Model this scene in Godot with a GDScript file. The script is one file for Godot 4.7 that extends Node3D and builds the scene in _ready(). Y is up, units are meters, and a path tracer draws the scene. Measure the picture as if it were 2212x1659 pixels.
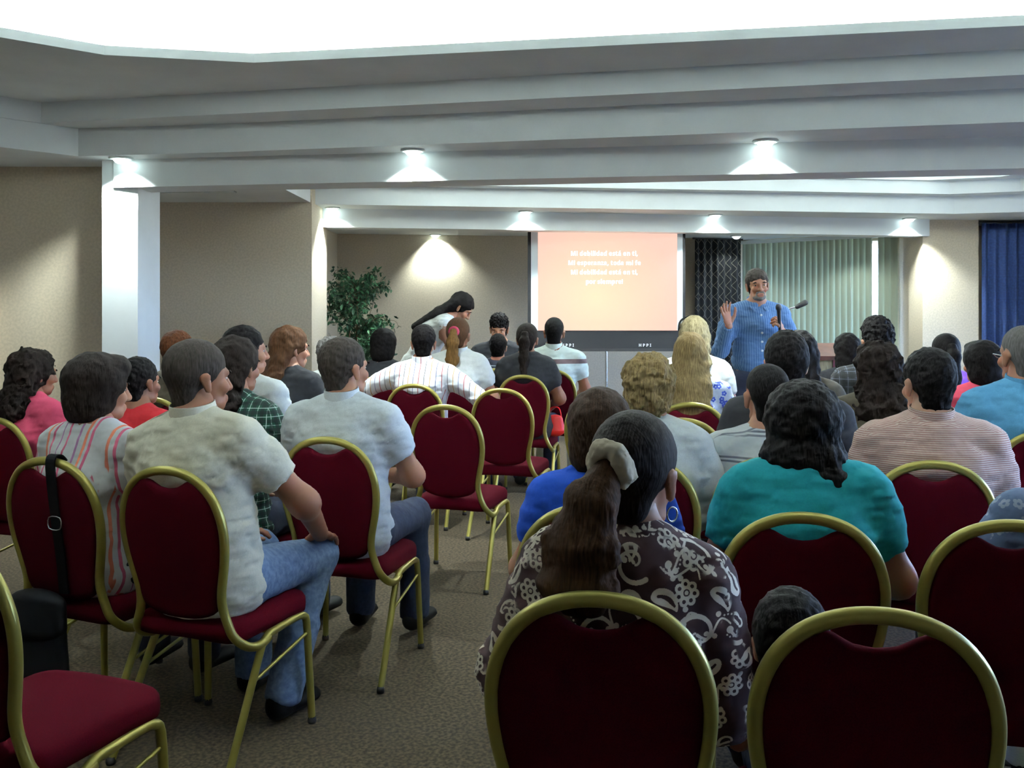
extends Node3D
# A hotel meeting room: rows of banquet chairs, an audience, a speaker and a projection screen.
const SKY_E := 4.5
const EXPOSURE := 1.55
const COVE_E := 8.0
const COVE2_E := 15.0
const COVE_TILT := 1.2
const SPOT_E := 3.4
const SLIDE_E := 0.72
# Plan coordinates: X to the right, D = depth away from the photographer, y up.
const F := 2000.0
const EYE := 1.43
const HORIZON := 672.0
const MID := 1106.0
var M := {}
var used := {}
var cache := {}
var rng := RandomNumberGenerator.new()
func w(x: float, y: float, d: float) -> Vector3:
	return Vector3(x, y, -d)
func numbered(called: String) -> String:
	if not used.has(called):
		used[called] = 0
		return called
	used[called] += 1
	return "%s_%03d" % [called, used[called]]
func tag(o: Node, label: String, category := "", group := "", kind := "") -> Node:
	if label: o.set_meta("label", label)
	if category: o.set_meta("category", category)
	if group: o.set_meta("group", group)
	if kind: o.set_meta("kind", kind)
	return o
func base(called: String, at := Vector3.ZERO, turn := 0.0) -> Node3D:
	var o := Node3D.new()
	o.name = numbered(called)
	add_child(o)
	o.position = at
	o.rotation.y = turn
	return o
func put(mesh: Mesh, called: String, m: Material, parent: Node = self, at := Transform3D()) -> MeshInstance3D:
	var o := MeshInstance3D.new()
	o.name = numbered(called) if parent == self else called
	o.mesh = mesh
	if m: o.material_override = m
	o.transform = at
	parent.add_child(o, true)
	return o
func struct(mesh: Mesh, called: String, m: Material, label := "") -> MeshInstance3D:
	var o := put(mesh, called, m)
	tag(o, label, "", "", "structure")
	return o
# ---------------------------------------------------------------- mesh helpers
func st_new() -> SurfaceTool:
	var st := SurfaceTool.new()
	st.begin(Mesh.PRIMITIVE_TRIANGLES)
	return st
func tri(st: SurfaceTool, a: Vector3, b: Vector3, c: Vector3) -> void:
	st.set_smooth_group(-1)
	st.add_vertex(a); st.add_vertex(b); st.add_vertex(c)
func quad(st: SurfaceTool, a: Vector3, b: Vector3, c: Vector3, d: Vector3) -> void:
	tri(st, a, b, c); tri(st, a, c, d)
func done(st: SurfaceTool) -> ArrayMesh:
	st.generate_normals()
	return st.commit()
# box between two corners, with an optional turn about a pivot
func bx(st: SurfaceTool, lo: Vector3, hi: Vector3, t := Transform3D()) -> void:
	var p := []
	for i in 8:
		p.append(t * Vector3(hi.x if i & 1 else lo.x, hi.y if i & 2 else lo.y, hi.z if i & 4 else lo.z))
	quad(st, p[0], p[2], p[3], p[1]); quad(st, p[5], p[7], p[6], p[4])
	quad(st, p[4], p[6], p[2], p[0]); quad(st, p[1], p[3], p[7], p[5])
	quad(st, p[2], p[6], p[7], p[3]); quad(st, p[4], p[0], p[1], p[5])
func box_mesh(lo: Vector3, hi: Vector3) -> ArrayMesh:
	var st := st_new()
	bx(st, lo, hi)
	return done(st)
# upright prism over a plan polygon [(X, D), ...] between two heights
func prism(st: SurfaceTool, plan: Array, y0: float, y1: float) -> void:
	var pts := PackedVector2Array(plan)
	var idx := Geometry2D.triangulate_polygon(pts)
	for i in range(0, idx.size(), 3):
		for y in [y0, y1]:
			tri(st, w(pts[idx[i]].x, y, pts[idx[i]].y), w(pts[idx[i + 1]].x, y, pts[idx[i + 1]].y), w(pts[idx[i + 2]].x, y, pts[idx[i + 2]].y))
	for i in pts.size():
		var a := pts[i]
		var b := pts[(i + 1) % pts.size()]
		quad(st, w(a.x, y0, a.y), w(b.x, y0, b.y), w(b.x, y1, b.y), w(a.x, y1, a.y))
func prism_mesh(plan: Array, y0: float, y1: float) -> ArrayMesh:
	var st := st_new()
	prism(st, plan, y0, y1)
	return done(st)
func smooth_path(p: Array, steps := 4, closed := false) -> PackedVector3Array:
	var out := PackedVector3Array()
	var n := p.size()
	var last := n if closed else n - 1
	for i in last:
		var a: Vector3 = p[(i - 1 + n) % n] if closed or i > 0 else p[0]
		var b: Vector3 = p[i]
		var c: Vector3 = p[(i + 1) % n]
		var d: Vector3 = p[(i + 2) % n] if closed or i + 2 < n else p[n - 1]
		for s in steps:
			out.append(b.cubic_interpolate(c, a, d, float(s) / steps))
	if not closed: out.append(p[n - 1])
	return out
# swept tube with smooth normals; radii may vary along the path; flat = width ratio across "side"
func tube(path: PackedVector3Array, r: Array, sides := 10, closed := false) -> ArrayMesh:
	var v := PackedVector3Array()
	var nn := PackedVector3Array()
	var uv := PackedVector2Array()
	var idx := PackedInt32Array()
	var n := path.size()
	var up := Vector3.UP
	var t0 := (path[1] - path[0]).normalized()
	if absf(t0.dot(up)) > 0.9: up = Vector3.RIGHT
	var side := t0.cross(up).normalized()
	for i in n:
		var t: Vector3
		if closed: t = (path[(i + 1) % n] - path[(i - 1 + n) % n]).normalized()
		else: t = (path[mini(i + 1, n - 1)] - path[maxi(i - 1, 0)]).normalized()
		side = (side - t * side.dot(t)).normalized()
		var bi := t.cross(side)
		var rr: float = r[0] if r.size() == 1 else lerpf(r[0], r[r.size() - 1], float(i) / (n - 1)) if r.size() == 2 else r[mini(i, r.size() - 1)]
		for k in sides:
			var a := TAU * k / sides
			var d := side * cos(a) + bi * sin(a)
			v.append(path[i] + d * rr)
			nn.append(d)
			uv.append(Vector2(float(k) / sides, float(i) / n))
	var rings := n if closed else n - 1
	for i in rings:
		for k in sides:
			var a := i * sides + k
			var b := i * sides + (k + 1) % sides
			var c := ((i + 1) % n) * sides + (k + 1) % sides
			var d := ((i + 1) % n) * sides + k
			idx.append_array([a, c, b, a, d, c])
	if not closed:
		for e in [0, n - 1]:
			var t := (path[0] - path[1]).normalized() if e == 0 else (path[n - 1] - path[n - 2]).normalized()
			var o := v.size()
			v.append(path[e]); nn.append(t); uv.append(Vector2.ZERO)
			for k in sides:
				v.append(v[e * sides + k]); nn.append(t); uv.append(Vector2.ZERO)
			for k in sides:
				if e == 0: idx.append_array([o, o + 1 + k, o + 1 + (k + 1) % sides])
				else: idx.append_array([o, o + 1 + (k + 1) % sides, o + 1 + k])
	return raw(v, nn, idx, uv)
func raw(v: PackedVector3Array, nn: PackedVector3Array, idx: PackedInt32Array, uv := PackedVector2Array()) -> ArrayMesh:
	var arr := []
	arr.resize(Mesh.ARRAY_MAX)
	arr[Mesh.ARRAY_VERTEX] = v
	arr[Mesh.ARRAY_NORMAL] = nn
	arr[Mesh.ARRAY_INDEX] = idx
	if uv.size() == v.size(): arr[Mesh.ARRAY_TEX_UV] = uv
	var m := ArrayMesh.new()
	m.add_surface_from_arrays(Mesh.PRIMITIVE_TRIANGLES, arr)
	return m
func mirrored(m: ArrayMesh) -> ArrayMesh:
	var arr := m.surface_get_arrays(0)
	var v: PackedVector3Array = arr[Mesh.ARRAY_VERTEX]
	var nn: PackedVector3Array = arr[Mesh.ARRAY_NORMAL]
	var idx: PackedInt32Array = arr[Mesh.ARRAY_INDEX]
	for i in v.size():
		v[i].x = -v[i].x
		nn[i].x = -nn[i].x
	idx.reverse()
	return raw(v, nn, idx)
func join(list: Array) -> ArrayMesh:
	var st := SurfaceTool.new()
	for e in list:
		st.append_from(e[0], 0, e[1] if e.size() > 1 else Transform3D())
	return st.commit()
# surface of revolution about y: profile [(radius, y), ...]
func lathe(profile: Array, sides := 20) -> ArrayMesh:
	var v := PackedVector3Array()
	var nn := PackedVector3Array()
	var idx := PackedInt32Array()
	var n := profile.size()
	for i in n:
		var a: Vector2 = profile[maxi(i - 1, 0)]
		var b: Vector2 = profile[mini(i + 1, n - 1)]
		var t := (b - a).normalized()
		for k in sides:
			var g := TAU * k / sides
			v.append(Vector3(profile[i].x * cos(g), profile[i].y, profile[i].x * sin(g)))
			nn.append(Vector3(t.y * cos(g), -t.x, t.y * sin(g)).normalized())
	for i in n - 1:
		for k in sides:
			var a := i * sides + k
			var b := i * sides + (k + 1) % sides
			idx.append_array([a, b, b + sides, a, b + sides, a + sides])
	return raw(v, nn, idx)
# padded slab over an outline in the x-y plane, rounded at its rim: layers [(inset, z), ...]
func cushion(outline: PackedVector2Array, layers: Array, bend: Callable) -> ArrayMesh:
	var c := Vector2.ZERO
	for p in outline: c += p
	c /= outline.size()
	var n := outline.size()
	var st := SurfaceTool.new()
	st.begin(Mesh.PRIMITIVE_TRIANGLES)
	st.set_smooth_group(0)
	var rings := []
	for l in layers:
		var ring := []
		for p in outline:
			var dir := p - c
			var len := dir.length()
			ring.append(bend.call(Vector3(c.x + dir.x * maxf(len - l[0], 0.0) / len, c.y + dir.y * maxf(len - l[0], 0.0) / len, l[1])))
		rings.append(ring)
	for i in rings.size() - 1:
		for k in n:
			var q := (k + 1) % n
			for p in [rings[i][k], rings[i][q], rings[i + 1][q], rings[i][k], rings[i + 1][q], rings[i + 1][k]]:
				st.add_vertex(p)
	for e in [0, rings.size() - 1]:
		var mid: Vector3 = bend.call(Vector3(c.x, c.y, layers[e][1] + (0.004 if e else -0.004)))
		for k in n:
			var q := (k + 1) % n
			st.add_vertex(mid); st.add_vertex(rings[e][q] if e == 0 else rings[e][k]); st.add_vertex(rings[e][k] if e == 0 else rings[e][q])
	st.generate_normals()
	st.index()
	return st.commit()
# ---------------------------------------------------------------- smooth-union bodies (surface nets)
# bone: [a, b, rx_a, rz_a, rx_b, rz_b, side, cap, op]; op 0 joins, 1 cuts away, 2 joins with flat ends
func cap(a: Vector3, b: Vector3, ra: float, rb: float) -> Array:
	return [a, b, ra, ra, rb, rb, Vector3.ZERO, 0.0, 0]
func oval(a: Vector3, b: Vector3, rxa: float, rza: float, rxb: float, rzb: float, side := Vector3.RIGHT) -> Array:
	return [a, b, rxa, rza, rxb, rzb, side, 0.0, 0]
func egg(c: Vector3, rx: float, ry: float, rz: float, op := 0) -> Array:
	return [c, c, rx, rz, rx, rz, Vector3.RIGHT, ry, op]
func net(bones: Array, cell: float, k: float, noise: FastNoiseLite = null, amp := 0.0, squash := 1.0) -> ArrayMesh:
	var lo := Vector3.ONE * 1e9
	var hi := -lo
	var pad := k + cell * 2.0
	for b in bones:
		if b[8] == 1: continue
		var r: float = maxf(maxf(maxf(b[2], b[3]), maxf(b[4], b[5])), b[7]) + pad + amp
		var v := Vector3(r, r, r)
		lo = lo.min(b[0] - v).min(b[1] - v)
		hi = hi.max(b[0] + v).max(b[1] + v)
	var nx := int((hi.x - lo.x) / cell) + 2
	var ny := int((hi.y - lo.y) / cell) + 2
	var nz := int((hi.z - lo.z) / cell) + 2
	var nxy := nx * ny
	var f := PackedFloat32Array()
	f.resize(nxy * nz)
	f.fill(1.0)
	for b in bones:
		var a: Vector3 = b[0]
		var axis: Vector3 = b[1] - b[0]
		var ln := axis.length()
		axis = axis / ln if ln > 1e-5 else Vector3.UP
		var side: Vector3 = b[6]
		if side == Vector3.ZERO: side = Vector3.RIGHT if absf(axis.x) < 0.8 else Vector3.FORWARD
		side = (side - axis * side.dot(axis)).normalized()
		var dep := axis.cross(side)
		var rxa: float = b[2]
		var rza: float = b[3]
		var drx: float = b[4] - b[2]
		var drz: float = b[5] - b[3]
		var rc: float = b[7]
		var op: int = b[8]
		var r := maxf(maxf(maxf(b[2], b[3]), maxf(b[4], b[5])), rc) + pad
		var rv := Vector3(r, r, r)
		var p0 := ((a.min(b[1]) - rv - lo) / cell).floor()
		var p1 := ((a.max(b[1]) + rv - lo) / cell).ceil()
		var x0 := maxi(int(p0.x), 0)
		var y0 := maxi(int(p0.y), 0)
		var z0 := maxi(int(p0.z), 0)
		var x1 := mini(int(p1.x), nx - 1)
		var y1 := mini(int(p1.y), ny - 1)
		var z1 := mini(int(p1.z), nz - 1)
		for z in range(z0, z1 + 1):
			for y in range(y0, y1 + 1):
				var i := x0 + nx * y + nxy * z
				var q := Vector3(lo.x + x0 * cell, lo.y + y * cell, lo.z + z * cell) - a
				for x in range(x0, x1 + 1):
					var t := q.dot(axis)
					var tc := clampf(t, 0.0, ln)
					var s := tc / ln if ln > 1e-5 else 0.0
					var rx := rxa + drx * s
					var rz := rza + drz * s
					var rm := rx if rx < rz else rz
					var u := q.dot(side) / rx
					var ww := q.dot(dep) / rz
					var d: float
					if op == 2:
						d = (sqrt(u * u + ww * ww) - 1.0) * rm
						var e2 := absf(t - tc)
						if t < 0.0: d = maxf(d, -t)
						elif t > ln: d = maxf(d, t - ln)
						elif e2 > 0.0: d = maxf(d, e2)
					else:
						var e := (t - tc) / (rc if rc > 0.0 else rm)
						var l2 := u * u + ww * ww + e * e
						d = (sqrt(l2) - 1.0) * (minf(rm, rc) if rc > 0.0 else rm)
					var o := f[i]
					if op == 1:
						if -d > o: f[i] = -d
					else:
						var h := k - absf(o - d)
						f[i] = (o if o < d else d) - (h * h / (4.0 * k) if h > 0.0 else 0.0)
					i += 1
					q.x += cell
	if noise:
		for z in nz:
			for y in ny:
				var i := nx * y + nxy * z
				for x in nx:
					if absf(f[i]) < amp * 2.5 + cell:
						f[i] += amp * noise.get_noise_3d(lo.x + x * cell, (lo.y + y * cell) * squash, lo.z + z * cell)
					i += 1
	# crossings
	var sx := PackedFloat32Array(); sx.resize(f.size())
	var sy := PackedFloat32Array(); sy.resize(f.size())
	var sz := PackedFloat32Array(); sz.resize(f.size())
	var cnt := PackedInt32Array(); cnt.resize(f.size())
	var edges := PackedInt32Array()
	var far := cell * 3.0 + amp
	for z in range(1, nz - 1):
		for y in range(1, ny - 1):
			var i := 1 + nx * y + nxy * z
			for x in range(1, nx - 1):
				var v0 := f[i]
				if v0 < far and v0 > -far:
					for dir in 3:
						var st := 1 if dir == 0 else nx if dir == 1 else nxy
						var v1 := f[i + st]
						if (v0 < 0.0) != (v1 < 0.0):
							var t := v0 / (v0 - v1)
							var px := x + (t if dir == 0 else 0.0)
							var py := y + (t if dir == 1 else 0.0)
							var pz := z + (t if dir == 2 else 0.0)
							var s1 := nx if dir == 0 else nxy if dir == 1 else 1
							var s2 := nxy if dir == 0 else 1 if dir == 1 else nx
							edges.append(i)
							edges.append(dir * 2 + (1 if v0 < 0.0 else 0))
							for c in [i, i - s1, i - s1 - s2, i - s2]:
								sx[c] += px
								sy[c] += py
								sz[c] += pz
								cnt[c] += 1
				i += 1
	var vid := PackedInt32Array(); vid.resize(f.size()); vid.fill(-1)
	var vs := PackedVector3Array()
	var ns := PackedVector3Array()
	var idx := PackedInt32Array()
	for j in range(0, edges.size(), 2):
		var i := edges[j]
		var dir := edges[j + 1] >> 1
		var s1 := nx if dir == 0 else nxy if dir == 1 else 1
		var s2 := nxy if dir == 0 else 1 if dir == 1 else nx
		var q := [i, i - s1, i - s1 - s2, i - s2]
		for m in 4:
			var c: int = q[m]
			if vid[c] < 0:
				vid[c] = vs.size()
				var g := 1.0 / cnt[c]
				vs.append(lo + Vector3(sx[c] * g, sy[c] * g, sz[c] * g) * cell)
				var a0 := f[c]; var a1 := f[c + 1]; var a2 := f[c + nx]; var a3 := f[c + nx + 1]
				var b0 := f[c + nxy]; var b1 := f[c + nxy + 1]; var b2 := f[c + nxy + nx]; var b3 := f[c + nxy + nx + 1]
				ns.append(Vector3(a1 + a3 + b1 + b3 - a0 - a2 - b0 - b2, a2 + a3 + b2 + b3 - a0 - a1 - b0 - b1, b0 + b1 + b2 + b3 - a0 - a1 - a2 - a3).normalized())
			q[m] = vid[c]
		if edges[j + 1] & 1: idx.append_array([q[0], q[2], q[1], q[0], q[3], q[2]])
		else: idx.append_array([q[0], q[1], q[2], q[0], q[2], q[3]])
	return raw(vs, ns, idx)
# ---------------------------------------------------------------- materials
func srgb(r: float, g: float, b: float) -> Color:
	return Color(r / 255.0, g / 255.0, b / 255.0)
func noise_tex(seed_: int, freq: float, octaves: int, size: int, ramp: Array, normal := 0.0) -> NoiseTexture2D:
	var n := FastNoiseLite.new()
	n.seed = seed_
	n.frequency = freq
	n.fractal_octaves = octaves
	var t := NoiseTexture2D.new()
	t.width = size; t.height = size
	t.seamless = true
	t.noise = n
	if normal > 0.0:
		t.as_normal_map = true
		t.bump_strength = normal
	elif ramp.size() > 0:
		var g := Gradient.new()
		g.offsets = PackedFloat32Array([0.0, 1.0])
		g.colors = PackedColorArray(ramp)
		t.color_ramp = g
	return t
func mat(c: Color, rough := 0.8, metal := 0.0) -> StandardMaterial3D:
	var m := StandardMaterial3D.new()
	m.albedo_color = c
	m.roughness = rough
	m.metallic = metal
	return m
func tri_mat(c: Color, tex: Texture2D, scale: Vector3, rough := 0.8, relief: Texture2D = null, relief_cm := 0.0) -> StandardMaterial3D:
	var m := mat(c, rough)
	m.uv1_triplanar = true
	m.uv1_scale = scale
	if tex: m.albedo_texture = tex
	if relief:
		m.heightmap_enabled = true
		m.heightmap_texture = relief
		m.heightmap_scale = relief_cm
	return m
func glow(c: Color, e: float) -> StandardMaterial3D:
	var m := mat(c, 0.5)
	m.emission_enabled = true
	m.emission = c
	m.emission_energy_multiplier = e
	return m
# ---------------------------------------------------------------- the room
const H0 := 2.75   # soffit round the coffers
const H1 := 2.62
const H2 := 2.44
const H3 := 2.256  # underside of the beams
const HC := 3.3   # coffer tops
func v2(list: Array) -> Array:
	var out := []
	for p in list: out.append(Vector2(p[0], p[1]))
	return out
func ring(st: SurfaceTool, inner: Array, outer: Array, y: float) -> void:
	var n := inner.size()
	for i in n:
		var j := (i + 1) % n
		quad(st, w(inner[i].x, y, inner[i].y), w(inner[j].x, y, inner[j].y), w(outer[j].x, y, outer[j].y), w(outer[i].x, y, outer[i].y))
func skirt(st: SurfaceTool, poly: Array, y0: float, y1: float) -> void:
	var n := poly.size()
	for i in n:
		var j := (i + 1) % n
		if poly[i].distance_to(poly[j]) > 0.001:
			quad(st, w(poly[i].x, y0, poly[i].y), w(poly[j].x, y0, poly[j].y), w(poly[j].x, y1, poly[j].y), w(poly[i].x, y1, poly[i].y))
func grow(poly: Array, by: float) -> Array:
	var n := poly.size()
	var out := []
	var area := 0.0
	for i in n:
		area += poly[i].cross(poly[(i + 1) % n])
	var sgn := 1.0 if area > 0.0 else -1.0
	for i in n:
		var a: Vector2 = (poly[i] - poly[(i - 1 + n) % n]).normalized()
		var b: Vector2 = (poly[(i + 1) % n] - poly[i]).normalized()
		var na := Vector2(a.y, -a.x) * sgn
		var nb := Vector2(b.y, -b.x) * sgn
		var m := (na + nb).normalized()
		out.append(poly[i] + m * by / maxf(m.dot(na), 0.4))
	return out
func coffer(st: SurfaceTool, rim: Array, a: Array, b: Array, outer: Array) -> Array:
	var back := grow(rim, 0.2)
	skirt(st, rim, H0, H0 + 0.05)
	ring(st, rim, back, H0 + 0.012)
	skirt(st, back, H0 + 0.012, HC)
	var pts := PackedVector2Array(back)
	var idx := Geometry2D.triangulate_polygon(pts)
	for i in range(0, idx.size(), 3):
		tri(st, w(pts[idx[i]].x, HC, pts[idx[i]].y), w(pts[idx[i + 1]].x, HC, pts[idx[i + 1]].y), w(pts[idx[i + 2]].x, HC, pts[idx[i + 2]].y))
	ring(st, rim, a, H0)
	skirt(st, a, H1, H0)
	ring(st, a, b, H1)
	skirt(st, b, H2, H1)
	ring(st, b, outer, H2)
	return grow(rim, 0.1)
# fluorescent tubes lying in the cove along each side of a coffer
func cove_tubes(line: Array, energy: float, group: String, where: String) -> void:
	var n := line.size()
	var area := 0.0
	for i in n: area += line[i].cross(line[(i + 1) % n])
	for i in n:
		var a: Vector2 = line[i]
		var b: Vector2 = line[(i + 1) % n]
		var l := a.distance_to(b) - 0.08
		if l < 0.3: continue
		var mid := (a + b) / 2.0
		var dir := (b - a).normalized()
		var o := base("cove_light", w(mid.x, H0 + 0.036, mid.y))
		var x := Vector3(dir.x, 0, -dir.y)
		o.basis = Basis(x, Vector3.UP, x.cross(Vector3.UP))
		put(tube(PackedVector3Array([Vector3(-l / 2, 0, 0), Vector3(l / 2, 0, 0)]), [0.013], 8), "tube", M.tube, o)
		for s in [-1, 1]:
			put(box_mesh(Vector3(s * l / 2 - 0.02, -0.02, -0.016), Vector3(s * l / 2 + 0.02, 0.016, 0.016)), "end_cap", M.white, o)
		tag(o, "white fluorescent cove tube hidden behind the lip of the " + where, "cove light", group)
		var li := AreaLight3D.new()
		li.name = "cove_glow"
		li.area_size = Vector2(l, 0.05)
		li.light_energy = energy * l
		li.light_color = Color(0.96, 1.0, 0.985)
		li.shadow_enabled = true
		li.area_range = 14.0
		o.add_child(li)
		li.position = Vector3(0, 0.02, 0)
		li.rotation = Vector3(PI / 2 + (COVE_TILT if area > 0.0 else -COVE_TILT), 0, 0)
func downlight(at: Vector3, energy: float, label: String, group: String, aim := 0.12) -> void:
	var o := base("downlight", at)
	put(lathe([Vector2(0.075, 0.0), Vector2(0.078, -0.006), Vector2(0.07, -0.014), Vector2(0.05, -0.012), Vector2(0.048, 0.0)], 24), "trim_ring", M.white, o)
	put(lathe([Vector2(0.05, -0.004), Vector2(0.047, -0.02), Vector2(0.035, -0.034), Vector2(0.018, -0.042), Vector2(0.001, -0.044)], 20), "bulb", M.bulb, o)
	tag(o, label, "ceiling light", group)
	var s := SpotLight3D.new()
	s.name = "downlight_beam"
	s.spot_angle = 58.0
	s.spot_range = 12.0
	s.spot_attenuation = 2.0
	s.spot_angle_attenuation = 0.5
	s.light_energy = energy
	s.light_color = Color(0.94, 1.0, 0.99)
	s.light_size = 0.04
	s.shadow_enabled = true
	o.add_child(s)
	s.position = Vector3(0, -0.055, 0)
	s.rotation = Vector3(-PI / 2 + aim, 0, 0)   # leaning towards the face behind it
func light_and_camera() -> void:
	var cam := Camera3D.new()
	cam.name = "camera"
	cam.projection = Camera3D.PROJECTION_FRUSTUM
	cam.near = 0.05
	cam.far = 200.0
	cam.size = 0.05 * 1659.0 / F
	cam.frustum_offset = Vector2(0, -0.05 * (829.5 - HORIZON) / F)
	add_child(cam)
	cam.position = Vector3(0, EYE, 0)
	cam.current = true
	var env := Environment.new()
	env.background_mode = Environment.BG_SKY
	var sky := Sky.new()
	var sm := ProceduralSkyMaterial.new()
	sm.sky_top_color = Color(0.42, 0.6, 0.92)
	sm.sky_horizon_color = Color(0.72, 0.85, 1.0)
	sm.ground_horizon_color = Color(0.6, 0.66, 0.7)
	sm.ground_bottom_color = Color(0.3, 0.32, 0.33)
	sm.sky_energy_multiplier = SKY_E
	sm.ground_energy_multiplier = SKY_E
	sky.sky_material = sm
	env.sky = sky
	env.tonemap_mode = Environment.TONE_MAPPER_LINEAR
	env.tonemap_exposure = EXPOSURE
	env.sdfgi_enabled = true
	env.ssao_enabled = true
	env.ssil_enabled = true
	var we := WorldEnvironment.new()
	we.name = "surroundings"
	we.environment = env
	add_child(we)
func make_materials() -> void:
	M.relief = noise_tex(3, 0.02, 4, 256, [Color.BLACK, Color.WHITE])
	M.fold = noise_tex(8, 0.006, 3, 256, [Color.BLACK, Color.WHITE])
	M.white = mat(srgb(226, 232, 230), 0.6)
	M.tube = glow(Color(0.9, 1.0, 0.98), 6.0)
	M.bulb = glow(Color(0.9, 1.0, 0.99), 8.0)
	M.paint = tri_mat(srgb(232, 236, 236), noise_tex(11, 0.01, 4, 256, [Color(0.95, 0.95, 0.95), Color(1, 1, 1)]), Vector3.ONE * 0.6, 0.7)
	M.wall = tri_mat(srgb(210, 195, 172), noise_tex(12, 0.05, 4, 512, [Color(0.9, 0.9, 0.9), Color(1, 1, 1)]), Vector3.ONE * 1.5, 0.85, null)
	M.carpet = tri_mat(srgb(108, 98, 82), noise_tex(21, 0.09, 5, 1024, [srgb(96, 84, 70), srgb(255, 246, 226)]), Vector3.ONE * 0.55, 0.97)
	M.gold = mat(srgb(166, 154, 74), 0.34, 0.5)
	M.gold.clearcoat_enabled = true
	M.gold.clearcoat = 0.3
	M.maroon = tri_mat(srgb(66, 7, 20), noise_tex(31, 0.2, 3, 256, [Color(0.75, 0.75, 0.75), Color(1, 1, 1)]), Vector3.ONE * 5.0, 0.95)
	M.maroon.metallic_specular = 0.12
	M.dark = mat(srgb(24, 22, 24), 0.6)
	M.black_cloth = mat(srgb(20, 20, 24), 0.9)
func room() -> void:
	var st := st_new()
	bx(st, Vector3(-5.0, -0.12, -13.2), Vector3(6.4, 0.0, 3.4))
	struct(done(st), "floor", M.carpet, "mottled brown grey carpet across the whole room")
	# near coffer
	st = st_new()
	var p0 := v2([[-1.37, 4.92], [3.3, 4.12], [3.95, 3.85], [4.2, 3.3], [4.2, 2.3], [3.9, 1.9], [3.3, 1.7], [-2.0, 1.7], [-2.6, 1.9], [-2.9, 2.3], [-2.9, 3.9], [-2.47, 4.46], [-2.1, 4.77]])
	var pa := v2([[-1.9, 5.63], [3.5, 4.46], [4.4, 4.2], [4.7, 3.5], [4.7, 2.1], [4.3, 1.5], [3.5, 1.3], [-2.4, 1.3], [-3.1, 1.5], [-3.6, 2.1], [-3.7, 4.6], [-3.5, 5.3], [-2.98, 5.86]])
	var pb := v2([[-1.9, 5.9], [3.6, 4.76], [4.8, 4.5], [5.1, 3.8], [5.1, 1.9], [4.7, 1.2], [3.6, 1.0], [-2.6, 1.0], [-3.2, 1.3], [-3.62, 2.0], [-3.72, 4.6], [-3.52, 5.3], [-2.83, 6.04]])
	var po := v2([[-1.9, 6.216], [3.6, 5.397], [6.2, 5.01], [6.2, 3.8], [6.2, -1.2], [6.2, -3.2], [3.6, -3.2], [-2.6, -3.2], [-4.8, -3.2], [-4.8, -1.2], [-4.8, 4.7], [-4.8, 5.4], [-4.8, 6.65]])
	var t1 := coffer(st, p0, pa, pb, po)
	# coffer between the beams
	var q0 := v2([[-1.2, 8.56], [4.2, 9.34], [4.8, 9.1], [5.0, 8.4], [5.0, 6.2], [-1.2, 7.25]])
	var qa := v2([[-1.6, 8.62], [4.45, 9.42], [5.05, 9.2], [5.4, 8.6], [5.4, 5.85], [-1.6, 7.0]])
	var qb := v2([[-1.87, 8.75], [4.59, 9.62], [5.3, 9.4], [5.7, 8.8], [5.7, 5.5], [-1.9, 6.75]])
	var qo := v2([[-3.75, 9.3], [4.7, 10.5], [6.2, 10.5], [6.2, 8.8], [6.2, 5.01], [-3.75, 6.4915]])
	var t2 := coffer(st, q0, qa, qb, qo)
	# alcove ceiling and the slab over everything
	prism(st, v2([[-2.4, 9.15], [4.62, 10.3], [6.2, 10.5], [6.2, 13.2], [-2.6, 13.2]]), 2.39, 2.43)
	bx(st, Vector3(-5.0, 3.36, -13.2), Vector3(6.4, 3.5, 3.4))
	struct(done(st), "ceiling", M.paint, "white plaster ceiling stepping up to cove lit coffers")
	cove_tubes(t1, COVE_E, "cove tubes of the near coffer", "coffer over the audience")
	cove_tubes(t2, COVE2_E, "cove tubes of the far coffer", "coffer between the two beams")
	# beams
	struct(prism_mesh(v2([[-2.665, 6.19], [6.2, 4.87], [6.2, 5.15], [-2.665, 6.47]]), H3, H2 + 0.02), "trim_1", M.paint, "wide white beam with downlights above the audience")
	struct(prism_mesh(v2([[-1.93, 9.08], [4.6, 10.2], [4.6, 10.42], [-1.93, 9.3]]), H3, H2 + 0.02), "trim_2", M.paint, "far white beam with downlights above the projection screen")
	# columns
	struct(prism_mesh(v2([[-2.75, 6.21], [-2.51, 6.21], [-2.51, 6.6], [-2.75, 6.6]]), 0.0, H2 + 0.02), "wall_column_left", M.paint, "white painted column under the near beam")
	struct(prism_mesh(v2([[4.55, 10.26], [5.17, 10.26], [5.17, 10.62], [4.55, 10.62]]), 0.0, H2 + 0.02), "wall_column_right", M.wall2, "pale plastered pier at the right end of the far beam")
	# walls
	struct(prism_mesh(v2([[-4.8, 6.48], [-2.7, 6.48], [-2.7, 6.6], [-4.8, 6.6]]), 0.0, 3.44), "wall_left_front", M.wall, "beige wall left of the white column")
	struct(prism_mesh(v2([[-3.75, 6.4], [-3.6, 6.4], [-3.6, 8.8], [-3.75, 8.8]]), 0.0, 3.44), "wall_left_return", M.wall)
	struct(prism_mesh(v2([[-3.75, 8.6], [-1.86, 8.6], [-1.86, 9.3], [-3.75, 9.3]]), 0.0, 3.44), "wall_left_middle", M.wall, "beige wall between the white column and the alcove")
	struct(prism_mesh(v2([[-2.2, 9.25], [-2.17, 11.55], [-2.35, 11.55], [-2.35, 9.25]]), 0.0, 3.44), "wall_alcove_left", M.wall)
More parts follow.
